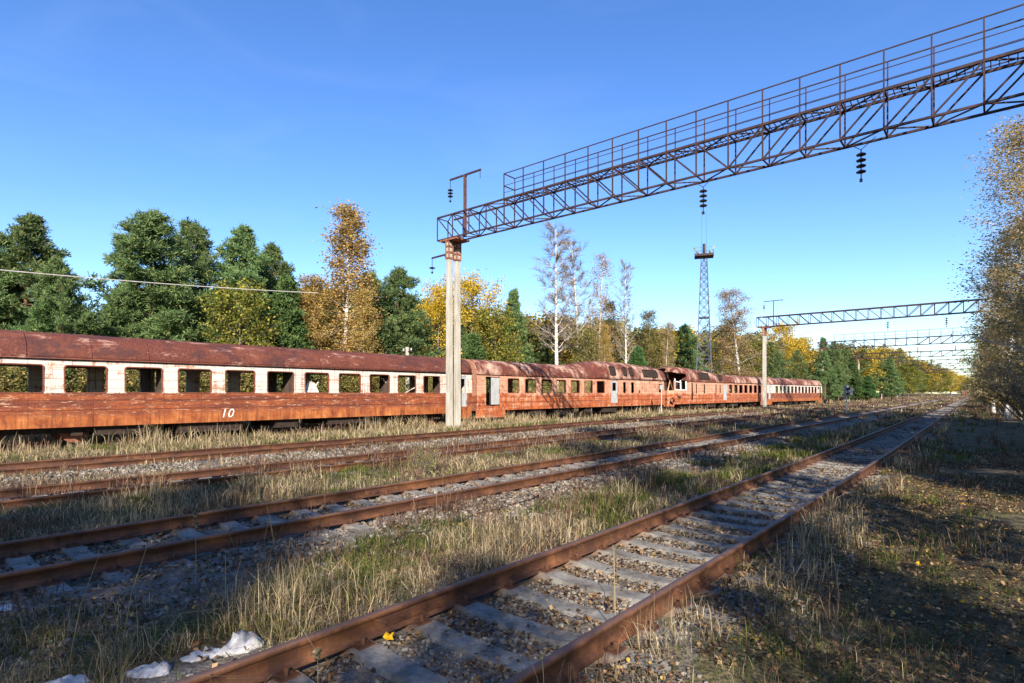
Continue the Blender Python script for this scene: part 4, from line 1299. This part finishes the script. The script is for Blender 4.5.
def tree(key, x, y, H, label, wide=1.0, rz=None, name=None, group=None, cat='tree'):
    p = PROTO[key]; s = H / p['H']
    rz = rz if rz is not None else random.uniform(0, 6.28)
    z = float(ground_z(x, y))
    if not p['used']:
        nm = name or {'pine': 'pine_tree', 'spru': 'spruce_tree', 'aspe': 'aspen_tree', 'mapl': 'maple_tree', 'lime': 'broadleaf_tree', 'oliv': 'broadleaf_tree',
                      'bare': 'bare_birch_tree', 'tanb': 'birch_tree', 'oran': 'birch_tree', 'bigb': 'birch_tree', 'shru': 'shrub'}[key[:4]]
        root = thing(nm, label, cat, (x, y, z), rz, group)
        root.scale = (s * wide, s * wide, s)
        p['w'].build('trunk' if 'shrub' not in key else 'stems', p['wm'], root, smooth=True)
        quads_obj(p['crown'] if 'shrub' not in key else 'foliage', p['F'], p['lm'], root)
        p['used'] = root
        return root
    return dup(p['used'], (x, y, z), rz, (s * wide, s * wide, s), label, group)

GW = 'trees of the wood behind the train'
def wood_tree(key, px, top, d, label, wide=1.0, rz=None):
    (x, y), Z = at(px, d)
    H = EYE + (393 - top) * Z / F_PX
    return tree(key, x, y, H, label, wide, rz, group=GW, cat='shrub' if 'shrub' in key else 'tree')

LEFT = [
 ('pine_a', -28, 200, 42, 'tall dark pine cut off by the left edge of the picture', 1.15),
 ('pine_b', 18, 214, 41, 'tall dark pine at the far left, just inside the picture edge', 1.1),
 ('pine_c', 66, 262, 36, 'shorter bushy pine at the left, bordering the gap of sky', 1.0),
 ('pine_young', 44, 305, 33, 'small light green conifer in front of the far left pines', 1.0),
 ('pine_a', 150, 217, 38, 'broad tall pine just right of the sky gap over the first carriage', 1.25),
 ('pine_c', 196, 222, 40, 'middle pine of the tall group above the first carriage', 1.05),
 ('pine_b', 232, 226, 39, 'right hand pine of the tall group above the first carriage', 1.0),
 ('pine_a', 122, 290, 37, 'low pine filling the left foot of the tall group', 1.0),
 ('lime', 241, 293, 33, 'small yellow green tree in front of the tall pine group', 1.0),
 ('pine_b', 281, 246, 41, 'pine between the tall group and the orange aspen', 0.9),
 ('pine_young', 290, 278, 34, 'bright green young conifer left of the orange aspen', 1.0),
 ('aspen', 337, 204, 35, 'tall slender aspen in orange brown leaf above the first carriage', 1.4),
 ('aspen', 320, 275, 34, 'lower orange brown aspen at the left foot of the tall one', 1.5),
 ('aspen', 362, 290, 33, 'short tan aspen at the right foot of the tall one', 1.2),
 ('pine_c', 394, 268, 38, 'dense round topped pine left of the tall pale pole', 1.2),
 ('pine_a', 376, 275, 40, 'pine half hidden behind the aspen and round topped pine', 1.0),
 ('maple_a', 438, 289, 40, 'golden yellow maple standing behind the tall pale pole', 0.9),
 ('maple_b', 470, 283, 42, 'golden yellow maple just right of the tall pale pole', 1.0),
 ('pine_young', 472, 335, 33, 'small bright green conifer low beside the tall pole', 1.2),
 ('pine_c', 462, 318, 38, 'dark pine in front of the golden maples', 0.9),
 ('lime', 496, 315, 37, 'yellow green tree right of the golden maples', 1.0),
 ('spruce', 517, 291, 42, 'dark pointed spruce right of the golden maples', 1.0),
 ('pine_b', 540, 326, 44, 'dark pine between the pointed spruce and the bare birches', 1.0),
 ('bare_a', 560, 224, 37, 'tallest bare white birch with slanting stem above the second carriage', 1.5),
 ('bare_b', 577, 240, 38, 'second bare birch, close beside the tallest one', 1.4),
 ('orangetop', 598, 256, 39, 'slim birch keeping orange leaves near its top', 1.1),
 ('bare_a', 628, 262, 38, 'bare birch on the right of the white stemmed group', 0.9),
 ('olive_a', 560, 322, 43, 'olive broadleaf tree behind the bare birch stems', 1.1),
 ('olive_b', 610, 300, 44, 'olive brown birch behind the slim orange topped one', 1.1),
 ('aspen', 607, 325, 35, 'orange leaved young aspen above the raised carriage roof', 1.0),
 ('olive_a', 585, 335, 36, 'yellowish olive tree low above the second carriage', 1.1),
 ('olive_b', 650, 310, 42, 'brownish olive tree left of the lattice tower', 1.2),
 ('tanbirch', 665, 322, 40, 'tan leaved birch close left of the lattice tower', 1.0),
 ('pine_young', 640, 348, 33, 'small green conifer above the raised carriage roof', 1.3),
 ('pine_a', 688, 326, 42, 'green pine directly left of the lattice tower', 1.1),
 ('tanbirch', 738, 290, 35, 'tall pale yellow birch right of the lattice tower', 1.7),
 ('tanbirch', 722, 318, 38, 'lower pale birch between tower and tall yellow birch', 1.5),
 ('lime', 752, 345, 36, 'yellow green tree behind the second gantry pole', 1.2),
 ('maple_b', 783, 327, 35, 'golden maple just right of the second gantry pole', 1.1),
 ('maple_a', 798, 340, 36, 'second golden maple, above the last carriage end', 1.0),
 ('spruce', 821, 338, 35, 'dark spruce right of the last carriage', 1.1),
 ('olive_a', 838, 348, 38, 'brownish tree behind the grey lineside signal', 1.3),
 ('pine_young', 828, 368, 27, 'fresh green conifer beside the last carriage end', 1.4),
 ('pine_young', 852, 363, 27, 'fresh green conifer behind the grey lineside signal', 1.4),
 ('tanbirch', 862, 350, 38, 'pale tan birch past the grey lineside signal', 1.3),
 ('spruce', 824, 352, 22.5, 'green spruce standing directly right of the last carriage end', 1.4),
 ('pine_c', 838, 366, 22.5, 'low dark pine just left of the grey lineside signal', 1.3),
 ('spruce', 893, 358, 21.5, 'leaning green spruce in front of the far wood edge', 1.5),
 ('lime', 908, 366, 20.5, 'yellow green bushy tree in front of the far wood edge', 1.5),
 ('pine_young', 868, 376, 24, 'bushy low conifer near the weeds right of the signal', 1.9),
 ('maple_b', 884, 349, 42, 'yellow maple in the middle of the far wood edge', 1.2),
 ('spruce', 881, 360, 26, 'slender green spruce on the far wood edge', 1.2),
 ('olive_b', 896, 352, 30, 'reddish olive tree on the far wood edge', 1.3),
 ('spruce', 903, 349, 34, 'tall dark spruce rising over the far wood edge', 1.2),
 ('pine_c', 912, 360, 30, 'round green pine on the far wood edge', 1.3),
 ('lime', 922, 364, 27, 'yellow green tree where the wood edge lowers', 1.4),
 ('olive_a', 932, 366, 26, 'olive tree near the end of the wood edge', 1.4),
 ('lime', 940, 370, 24, 'small yellow green tree near the end of the wood edge', 1.5),
 ('maple_a', 951, 372, 22, 'golden orange maple last in the wood edge by the rails', 1.6),
]
for (k, px, top, d, lab, wd) in LEFT:
    wood_tree(k, px, top, d, lab, wd)
# undergrowth along the wood's edge: nobody could count the stems
def stuff_from(name, keys, spots, mat_of, rs):
    r = np.random.default_rng(rs)
    parts = {}
    for (key, x, y, H, wd) in spots:
        p = PROTO[key]; s = H / p['H']; a = r.uniform(0, 6.28)
        Fq = p['F']
        big = 'shrub' not in key
        if big and len(Fq) > 3600: Fq = Fq[r.choice(len(Fq), 3600, replace=False)]
        c, sn = math.cos(a), math.sin(a)
        X = (Fq[..., 0] * c - Fq[..., 1] * sn) * s * wd; Y = (Fq[..., 0] * sn + Fq[..., 1] * c) * s * wd
        P = np.stack([X + x, Y + y, Fq[..., 2] * s], -1)
        # keep the leaves' real size up when many were dropped
        cen = P.mean(1, keepdims=True); P = cen + (P - cen) * ((2.0 if len(p['F']) > 3600 else 1.2) if big else 1.0) / max(s, 0.3) ** 0.3
        parts.setdefault(mat_of(key), []).append(P)
    for mt, Ps in parts.items():
        Fq = np.concatenate(Ps)
        o = quads_obj(name, Fq, M[mt], None); o['kind'] = 'stuff'
        o['label'] = {'undergrowth': 'tangled bushes along the foot of the wood behind the train', 'far_wood': 'deeper rows of the wood filling in behind the front trees'}[name]
r_ = random.Random(11)
spots = []
for i in range(150):
    px = r_.uniform(-60, 960)
    d = r_.uniform(33.0, 37)
    if 84 < px < 112: continue
    (x, y), Z = at(px, d)
    if px > 830: x += r_.uniform(0, 4)
    spots.append((r_.choice(['shrub_brown', 'shrub_green', 'shrub_green', 'shrub_brown']), x, y, r_.uniform(1.8, 4.6), r_.uniform(1.0, 1.6)))
stuff_from('undergrowth', None, spots, lambda k: {'shrub_brown': 'tan', 'shrub_green': 'olive'}[k], 1)
spots = []
for i in range(300):
    px = r_.uniform(115, 950)
    d = r_.uniform(44, 70) if px < 760 else r_.uniform(27, 42)
    (x, y), Z = at(px, d)
    hmax = EYE + (393 - (300 if px < 420 else 312 + (px - 420) * 0.078 + max(0, px - 870) * 0.24)) * Z / F_PX
    k = r_.choice(['pine_a', 'pine_b', 'olive_a', 'tanbirch', 'olive_a', 'lime', 'maple_b', 'pine_c'] if 430 < px < 800 else ['pine_a', 'pine_b', 'pine_c', 'lime', 'pine_b', 'maple_b', 'lime', 'olive_a'] if px > 430 else ['pine_a', 'pine_b', 'pine_c', 'olive_a'])
    spots.append((k, x, y, hmax * r_.uniform(0.8, 1.04), 1.3))
for i in range(60):                     # the wood closing the far end of the line
    px = r_.uniform(905, 1060); Z = r_.uniform(380, 620)
    X = (px - 512) / F_PX * Z
    spots.append((r_.choice(['olive_a', 'maple_b', 'pine_a', 'olive_a', 'lime']), X * CY - Z * SY, X * SY + Z * CY, r_.uniform(9, 16) * Z / 450, 1.4))
stuff_from('far_wood', None, spots, lambda k: {'pine_a': 'needle', 'pine_b': 'needle', 'pine_c': 'needle', 'olive_a': 'olive', 'olive_b': 'olive', 'maple_b': 'yellow', 'lime': 'lime', 'tanbirch': 'tan'}[k], 2)

# right side of the line
GR = 'trees right of the line'
RIGHT = [
 ('bigbirch', 1.3, 50, 20.0, 'tall thin leaved birch filling the right edge of the picture', 1.4),
 ('bigbirch_b', 0.9, 59, 15.5, 'second birch on the right, its lower leaves turning orange', 1.4),
 ('bigbirch', -0.2, 74, 14.5, 'third birch along the right side of the line', 1.4),
 ('bigbirch_b', 0.4, 100, 13.0, 'fourth birch along the right, with white stem near the ground', 1.4),
 ('olive_b', 1.6, 55, 9.0, 'shorter green brown birch filling under the tall one at the right edge', 1.5),
 ('olive_a', 0.8, 67, 8.0, 'low bushy broadleaf tree under the second birch on the right', 1.3),
 ('olive_b', -0.8, 126, 12.0, 'dull olive birch farther along the right side', 1.2),
 ('olive_a', -2.0, 158, 12.0, 'far olive tree closing the right side of the line', 1.2),
 ('pine_b', 5.5, 95, 12.0, 'dark conifer in shade behind the right hand birches', 1.1),
]
for (k, x, y, H, lab, wd) in RIGHT:
    tree(k, x, y, H, lab, wd, group=GR)
for i in range(9):
    y = 46 + i * 10
    tree(('shrub_brown', 'shrub_green')[i % 2], (2.6, 1.5, 0.9, 0.2, 0.4, -0.6, -0.4, -1.2, -1.0)[i] + r_.uniform(-0.2, 0.3), y, r_.uniform(3.2, 4.8), ('first', 'second', 'third', 'fourth', 'fifth', 'sixth', 'seventh', 'eighth', 'ninth')[i] + ' bush from the front under the birches right of the line', 1.3, group='bushes under the right hand birches', cat='shrub')
# trees out of frame to the right and behind the photographer; they throw the shade over the foreground
SH = 'tree standing outside the picture to the right, shading the foreground'
for (k, x, y, H, wd) in [
    ('bigbirch', 5.0, -21, 15, 1.1), ('olive_a', 5.5, -16.5, 14, 0.8), ('bigbirch_b', 5.0, -12.0, 14, 1.1), ('bigbirch', 4.6, -8.5, 10, 1.0), ('olive_b', 6.0, -2.5, 6.5, 1.0),
    ('bigbirch', 5.0, -4.6, 7.4, 1.3), ('olive_b', 5.2, -6.6, 6.8, 1.2), ('bigbirch_b', 6.5, -0.6, 8.0, 1.2),
    ('bigbirch', 5.0, 1.0, 14, 1.0), ('olive_b', 5.5, 4.5, 18, 1.1), ('bigbirch_b', 8.0, 8.5, 15, 0.8), ('bigbirch_b', 5.0, 12.5, 17, 1.0), ('olive_a', 8.0, 16.0, 16, 0.9), ('bigbirch', 5.5, 20.5, 18, 1.1), ('olive_b', 6.0, 25.5, 18, 1.2),
    ('pine_a', 8.0, 30.0, 18, 1.0), ('bigbirch_b', 5.5, 35.0, 17, 1.2), ('olive_a', 7.0, 41.0, 17, 0.9),
    ('pine_a', 11.5, 12.5, 18, 1.1), ('pine_b', 12.0, 21.5, 19, 1.1), ('pine_c', 12.0, 28.5, 19, 1.1), ('pine_b', 12.0, 37.5, 19, 1.1), ('olive_a', 11.0, -18.0, 16, 1.0)]:
    tree(k, x, y, H, SH, wd, group='trees outside the frame')

# small bushes between the tracks
(x, y) = ground_px(427, 476)
tree('shrub_lime', x, y, 0.85, 'small yellow green bush growing between the second and third track', 0.75, name='bush', group=None, cat='bush')
(x, y) = ground_px(676, 411)
tree('shrub_lime', x, y, 1.3, 'low green bush in dry grass before the smashed cab', 1.3, group=None, cat='bush')
(x, y) = ground_px(627, 407)
tree('shrub_lime', x, y, 1.1, 'low bush against the underframe of the raised roof carriage', 1.2, group=None, cat='bush')

# ------------------------------------------------------------------ grass, weeds, gravel, fallen leaves
def cam_depth(x, y): return -x * SY + y * CY
def cam_right(x, y): return x * CY + y * SY
def in_view(x, y, m=0.12):
    Z = cam_depth(x, y); X = cam_right(x, y)
    return (Z > 0.6) & (np.abs(X) < Z * (0.895 + m) + 0.6)

def blades(px, py, h, r, lean=0.45, wmin=0.0035, wpx=0.0011):
    ok = np.ones(len(px), bool)
    for (bx, by) in BAGS:
        L_ = math.hypot(bx, by)
        for f_, rad in ((0, 0.2), (0.28, 0.17), (0.52, 0.12)):
            ok &= np.hypot(px - bx + bx / L_ * f_, py - by + by / L_ * f_) > rad
    px, py, h = px[ok], py[ok], h[ok]
    n = len(px)
    Z = np.maximum(cam_depth(px, py), 0.8)
    z0 = ground_z(px, py) - 0.02
    w = np.maximum(wmin, wpx * Z) * r.uniform(0.7, 1.3, n)
    az = r.uniform(0, 2 * np.pi, n); ln = np.minimum(np.abs(r.normal(0, lean, n)), 1.5) * h * 1.15
    dx, dy = np.cos(az) * ln, np.sin(az) * ln
    fa = r.uniform(0, 2 * np.pi, n); sx, sy = np.cos(fa) * w / 2, np.sin(fa) * w / 2
    B = np.stack([px, py, z0], -1); Md = np.stack([px + dx * 0.3, py + dy * 0.3, z0 + h * 0.6], -1)
    T = np.stack([px + dx, py + dy, z0 + h * (1 - 0.42 * np.minimum(1.3, ln / h))], -1)
    S3 = np.stack([sx, sy, sx * 0], -1)
    V = np.stack([B - S3, B + S3, Md - S3 * 0.85, Md + S3 * 0.85, T - S3 * 0.12, T + S3 * 0.12], 1)
    return V
def blade_obj(name, Vs, mat, label):
    V = np.concatenate(Vs); n = len(V)
    I = np.arange(n * 6).reshape(n, 6)
    Q = np.concatenate([I[:, [0, 1, 3, 2]], I[:, [2, 3, 5, 4]]])
    o = np_obj(name, V.reshape(-1, 3), Q, mat)
    return tag(o, label, None, None, 'stuff')

def scatter(dlo, dhi, ylo, yhi, tufts, per, spread, r, thresh=0.5, ns=0.9, seed=50):
    """tuft centres in track coordinates, thinned by noise, and blades around them"""
    n = int((dhi - dlo) * (yhi - ylo) * tufts)
    d = r.uniform(dlo, dhi, n); y = r.uniform(ylo, yhi, n)
    x = track_x(d, y)
    nz = fbm(x * ns, y * ns, seed, 3)
    edge = np.minimum(1, np.minimum(d - dlo, dhi - d) / 0.35)
    ok = (nz > thresh + (1 - edge) * 0.10) & in_view(x, y)
    x, y, nz = x[ok], y[ok], nz[ok]
    k = r.poisson(per, len(x)) + 1
    X = np.repeat(x, k) + r.normal(0, spread, k.sum()); Y = np.repeat(y, k) + r.normal(0, spread, k.sum())
    return X, Y, np.repeat(np.clip((nz - thresh) * 5 + 0.4, 0.4, 1.3), k)

R = np.random.default_rng(99)
straw, green, weed = [], [], []
def sow(dst, dlo, dhi, ylo, yhi, tufts, per, spread, hlo, hhi, thresh, seed, lean=0.45, ns=0.9):
    X, Y, k = scatter(dlo, dhi, ylo, yhi, tufts, per, spread, R, thresh, ns, seed)
    if len(X): dst.append(blades(X, Y, R.uniform(hlo, hhi, len(X)) * k, R, lean))
BAGS = [ground_px(q, w) for (q, w) in ((238, 655), (200, 662), (150, 678), (66, 688))]
# strip between the nearest and second track
for (ya, yb, den) in ((-3, 6, 1.0), (6, 14, 0.7), (14, 30, 0.3)):
    sow(straw, 4.0, 6.4, ya, yb, 55 * den, 14, 0.10, 0.05, 0.20, 0.47, 200, 1.3, 0.8)
    sow(green, 4.0, 6.6, ya, yb, 60 * den, 14, 0.10, 0.05, 0.18, 0.46, 204, 1.2, 0.8)
    sow(weed, 4.0, 7.4, ya, yb, 30 * den, 10, 0.10, 0.05, 0.22, 0.46, 208, 1.2, 0.8)
    sow(straw, 9.4, 12.8, ya, yb, 26 * den, 14, 0.12, 0.06, 0.24, 0.42, 212, 1.3, 0.8)
    sow(green, 9.4, 12.8, ya, yb, 30 * den, 14, 0.12, 0.05, 0.16, 0.42, 216, 1.2, 0.8)
    sow(straw, 14.6, 18.2, ya, yb, 12 * den, 10, 0.12, 0.05, 0.22, 0.46, 220, 1.2, 0.8)
    sow(weed, 14.6, 18.2, ya, yb, 16 * den, 10, 0.12, 0.05, 0.22, 0.46, 224, 1.2, 0.8)
    sow(green, -8, 2.1, ya, yb, 34 * den, 14, 0.13, 0.03, 0.09, 0.53, 228, 1.2, 0.45)
    sow(straw, -8, 2.1, ya, yb, 9 * den, 10, 0.12, 0.05, 0.18, 0.54, 232, 1.3, 0.6)
for (ya, yb, den) in ((-3, 6, 1.0), (6, 14, 0.6), (14, 30, 0.28), (30, 60, 0.10)):
    sow(straw, 4.05, 5.9, ya, yb, 32 * den, 12, 0.07, 0.12, 0.44, 0.50, 50, 0.95, 0.7)
    sow(green, 4.0, 6.2, ya, yb, 40 * den, 14, 0.08, 0.08, 0.30, 0.44, 54, 0.7)
    sow(weed, 4.0, 7.4, ya, yb, 9 * den, 6, 0.10, 0.15, 0.50, 0.46, 58)
    # between second and third
    sow(weed, 9.4, 12.7, ya, yb, 22 * den, 9, 0.10, 0.10, 0.40, 0.44, 62, 0.6, 0.7)
    sow(straw, 9.4, 12.7, ya, yb, 18 * den, 10, 0.09, 0.12, 0.42, 0.50, 66, 0.6, 0.7)
    sow(green, 9.4, 12.7, ya, yb, 16 * den, 9, 0.10, 0.08, 0.26, 0.46, 70)
    # inside the tracks
    sow(straw, 2.4, 3.8, ya, yb, 5 * den, 7, 0.04, 0.08, 0.25, 0.60, 74)
    sow(weed, 7.7, 9.1, ya, yb, 6 * den, 6, 0.05, 0.10, 0.35, 0.56, 78)
    # right of the nearest track
    sow(straw, 1.3, 2.15, ya, yb, 26 * den, 9, 0.06, 0.12, 0.40, 0.50, 82, 0.6)
    sow(green, 0.2, 2.15, ya, yb, 20 * den, 10, 0.08, 0.06, 0.24, 0.52, 86, 0.7)
    sow(weed, -1.0, 2.1, ya, yb, 9 * den, 6, 0.08, 0.12, 0.45, 0.50, 88)
    sow(green, -9, 0.2, ya, yb, 14 * den, 9, 0.10, 0.03, 0.09, 0.54, 90, 0.8)
    sow(weed, -9, -0.4, ya, yb, 4 * den, 5, 0.10, 0.10, 0.40, 0.54, 91)
for (ya, yb, den) in ((0, 14, 1.0), (14, 34, 0.7), (34, 62, 0.35), (62, 120, 0.12), (120, 230, 0.03)):
    # weeds in and between third and fourth tracks
    sow(weed, 12.9, 14.6, ya, yb, 12 * den, 6, 0.10, 0.12, 0.40, 0.42, 94)
    sow(weed, 14.7, 18.0, ya, yb, 8 * den, 6, 0.12, 0.08, 0.28, 0.52, 95)
    sow(straw, 14.7, 18.2, ya, yb, 5 * den, 6, 0.12, 0.10, 0.30, 0.54, 96)
    sow(weed, 18.2, 19.8, ya, yb, 6 * den, 5, 0.10, 0.08, 0.25, 0.52, 97)
    # dry strip below the train, under it and behind
    sow(straw, 20.1, 24.9, ya, yb, 26 * den, 9, 0.12, 0.14, 0.42, 0.36, 98, 0.6)
    sow(green, 20.1, 24.9, ya, yb, 20 * den, 9, 0.12, 0.12, 0.34, 0.45, 102)
    sow(straw, 22.8, 25.2, ya, yb, 15 * den, 5, 0.12, 0.45, 0.85, 0.48, 104, 0.3)
    sow(weed, 24.6, 29.0, ya, yb, 10 * den, 7, 0.12, 0.25, 0.6, 0.42, 106)
    sow(straw, 28.2, 33, ya, yb, 8 * den, 7, 0.14, 0.3, 0.8, 0.40, 108)
for (ya, yb, den) in ((22, 60, 0.3), (60, 200, 0.10)):
    sow(weed, 2.4, 3.8, ya, yb, 10 * den, 8, 0.12, 0.05, 0.15, 0.42, 116)
    sow(straw, 2.4, 3.8, ya, yb, 5 * den, 8, 0.12, 0.05, 0.14, 0.48, 117)
for (ya, yb, den) in ((60, 120, 0.11), (120, 240, 0.03)):
    for (da, db) in ((4.1, 7.3), (9.5, 12.6), (14.8, 23)):
        sow(weed, da, db, ya, yb, 14 * den, 8, 0.16, 0.1, 0.34, 0.40, 110, 0.8)
        sow(straw, da, db, ya, yb, 16 * den, 9, 0.16, 0.1, 0.36, 0.42, 112, 0.8)
        sow(green, da, db, ya, yb, 8 * den, 9, 0.16, 0.1, 0.26, 0.44, 113, 0.8)
    sow(weed, -8, 2.0, ya, yb, 10 * den, 8, 0.16, 0.1, 0.34, 0.42, 114)
    sow(green, -8, 2.0, ya, yb, 12 * den, 8, 0.16, 0.06, 0.2, 0.42, 115)
for (da, db) in ((-10, 2), (4.1, 30)):
    sow(weed, da, db, 235, 420, 0.5, 9, 0.3, 0.2, 0.6, 0.3, 118)
    sow(straw, da, db, 235, 420, 0.3, 9, 0.3, 0.2, 0.6, 0.3, 119)
blade_obj('dry_grass', straw, M['straw'], 'pale dry grass standing in tufts along and between the tracks')
blade_obj('green_grass', green, M['grass'], 'short late green grass among the dry tufts')
blade_obj('withered_weeds', weed, M['weed'], 'brown withered weeds growing through and between the tracks')

# broken ballast stones near the camera
def stones(n, dlo, dhi, ylo, yhi, smin, smax, r, thresh=0.0, seed=120):
    d = r.uniform(dlo, dhi, n); u = r.random(n); y = ylo + (yhi - ylo) * u ** 1.4
    x = track_x(d, y)
    ok = in_view(x, y) & (fbm(x * 1.4, y * 1.4, seed, 3) > thresh)
    for tc in TRACKS:
        for s in (-1, 1): ok &= np.abs(d - tc - s * 0.797) > 0.09
    x, y = x[ok], y[ok]; n = len(x)
    s = r.uniform(smin, smax, n) * (1 + 0.03 * np.maximum(0, cam_depth(x, y) - 5))
    cube = np.array([(-1, -1, -.7), (1, -1, -.7), (1, 1, -.7), (-1, 1, -.7), (-.7, -.8, .7), (.8, -.6, .6), (.6, .8, .75), (-.8, .6, .55)])
    P = cube[None] * r.uniform(0.55, 1.25, (n, 8, 3)) * (s * 0.5)[:, None, None] * r.uniform(0.6, 1.2, (n, 1, 3))
    a = r.uniform(0, 6.28, n); c, sn = np.cos(a)[:, None], np.sin(a)[:, None]
    X = P[..., 0] * c - P[..., 1] * sn; Y = P[..., 0] * sn + P[..., 1] * c
    V = np.stack([X + x[:, None], Y + y[:, None], P[..., 2] + (ground_z(x, y) + s * 0.12)[:, None]], -1)
    return V
Vs = [stones(22000, 2.0, 4.3, 0, 26, 0.02, 0.055, R, 0.30), stones(30000, 5.6, 9.8, -2, 34, 0.03, 0.08, R, 0.35), stones(16000, 14.6, 18.2, 2, 50, 0.04, 0.09, R, 0.4), stones(3500, 1.2, 2.2, 0, 14, 0.02, 0.05, R, 0.45),
      stones(4000, 12.9, 14.6, 2, 40, 0.04, 0.09, R, 0.4), stones(5000, 18, 20, 4, 50, 0.04, 0.09, R, 0.4)]
V = np.concatenate(Vs); n = len(V); I = np.arange(n * 8).reshape(n, 8)
Q = np.concatenate([I[:, f] for f in ([0, 3, 2, 1], [4, 5, 6, 7], [0, 1, 5, 4], [1, 2, 6, 5], [2, 3, 7, 6], [3, 0, 4, 7])])
o = np_obj('ballast_gravel', V.reshape(-1, 3), Q, M['stone'])
tag(o, 'grey broken ballast stones around the sleepers and rails', None, None, 'stuff')

def litter(n, dlo, dhi, ylo, yhi, s0, s1, r, thresh, seed=130):
    d = r.uniform(dlo, dhi, n); y = ylo + (yhi - ylo) * r.random(n) ** 1.5
    x = track_x(d, y)
    ok = in_view(x, y) & (fbm(x * 0.9, y * 0.9, seed, 3) > thresh)
    for tc in TRACKS:
        for s in (-1, 1): ok &= np.abs(d - tc - s * 0.797) > 0.08
    x, y = x[ok], y[ok]; n = len(x)
    s = r.uniform(s0, s1, n) * (1 + 0.015 * np.maximum(0, cam_depth(x, y) - 5))
    a = r.uniform(0, 6.28, n); t1, t2 = r.normal(0, 0.35, n), r.normal(0, 0.35, n)
    ux, uy = np.cos(a), np.sin(a)
    z = ground_z(x, y) + 0.018 + r.uniform(0, 0.03, n)
    U = np.stack([ux, uy, t1], -1) * (s * 0.5)[:, None]; Wv = np.stack([-uy, ux, t2], -1) * (s * 0.36)[:, None]
    C = np.stack([x, y, z], -1)
    lift = np.stack([x * 0, x * 0, s * r.uniform(0.05, 0.3, n)], -1)
    return np.stack([C - U, C + Wv + lift, C + U, C - Wv + lift * 0.6], 1)
Fq = np.concatenate([litter(130000, -8, 2.1, 0, 26, 0.018, 0.052, R, 0.36), litter(20000, 2.0, 4.2, 0, 26, 0.02, 0.06, R, 0.34), litter(8000, 4.0, 7.5, -1, 20, 0.03, 0.07, R, 0.46), litter(6000, 7.6, 9.2, -1, 24, 0.03, 0.07, R, 0.42)])
tag(quads_obj('fallen_leaves', Fq, M['litter'], None), 'brown fallen leaves strewn over the shaded ground and sleepers', None, None, 'stuff')
Fq = litter(700, -8, 2.0, 0.5, 18, 0.035, 0.065, R, 0.45)
tag(quads_obj('yellow_leaves', Fq, M['gold'], None), 'scattered bright yellow leaves on the shaded ground', None, None, 'stuff')

# a few tall reed stalks standing clear in the foreground
def reed(px, py, h, label, plume=True, lean=(0.05, 0.0)):
    (x, y) = ground_px(px, py)
    t = thing('reed_stalk', label, 'dry stalk', (x, y, float(ground_z(x, y))), 0, 'tall dry stalks in the foreground')
    m = MB(); m.tube([(0, 0, -0.02), (lean[0] * 0.4 * h, lean[1] * 0.4 * h, h * 0.55), (lean[0] * h, lean[1] * h, h)], [0.005, 0.004, 0.002], 5); 
    m.build('stem', M['straw'], t)
    if plume:
        r = np.random.default_rng(int(px)); n = 160
        f = r.random(n); L = h * 0.2
        C = np.stack([lean[0] * h + r.normal(0, 0.008, n), lean[1] * h + r.normal(0, 0.008, n), h - L + f * L * 1.05], -1)
        quads_obj('seed_head', leaf_quads(C, 0.03, r), M['straw'], t)
for a in [(318, 700, 0.34, 'fluffy headed reed stalk in front of the nearest left rail', True, (-0.1, 0.05)),
          (196, 585, 0.75, 'upright plumed stalk left of centre before the second track', True, (-0.02, 0.0)),
          (276, 560, 0.85, 'drooping plumed stalk bent over the second track', True, (-0.22, -0.1)),
          (614, 610, 0.62, 'thin straight stalk rising across the nearest right rail', False, (0.0, 0.02)),
          (616, 640, 0.80, 'thin leaning stalk at the right rail bottom edge', False, (-0.06, 0.04)),
          (840, 600, 0.60, 'pale bent stalk among leaves right of the nearest track', False, (-0.18, 0.0)),
          (628, 520, 0.45, 'short plumed stalk beside the left rail of the nearest track', True, (0.05, 0.05)),
          (68, 660, 0.85, 'bent straw stalk in the lower left corner grass', False, (0.15, 0.2)),
          (120, 650, 0.90, 'long slanting stalk above the lower left litter', False, (0.1, 0.2))]:
    reed(*a)
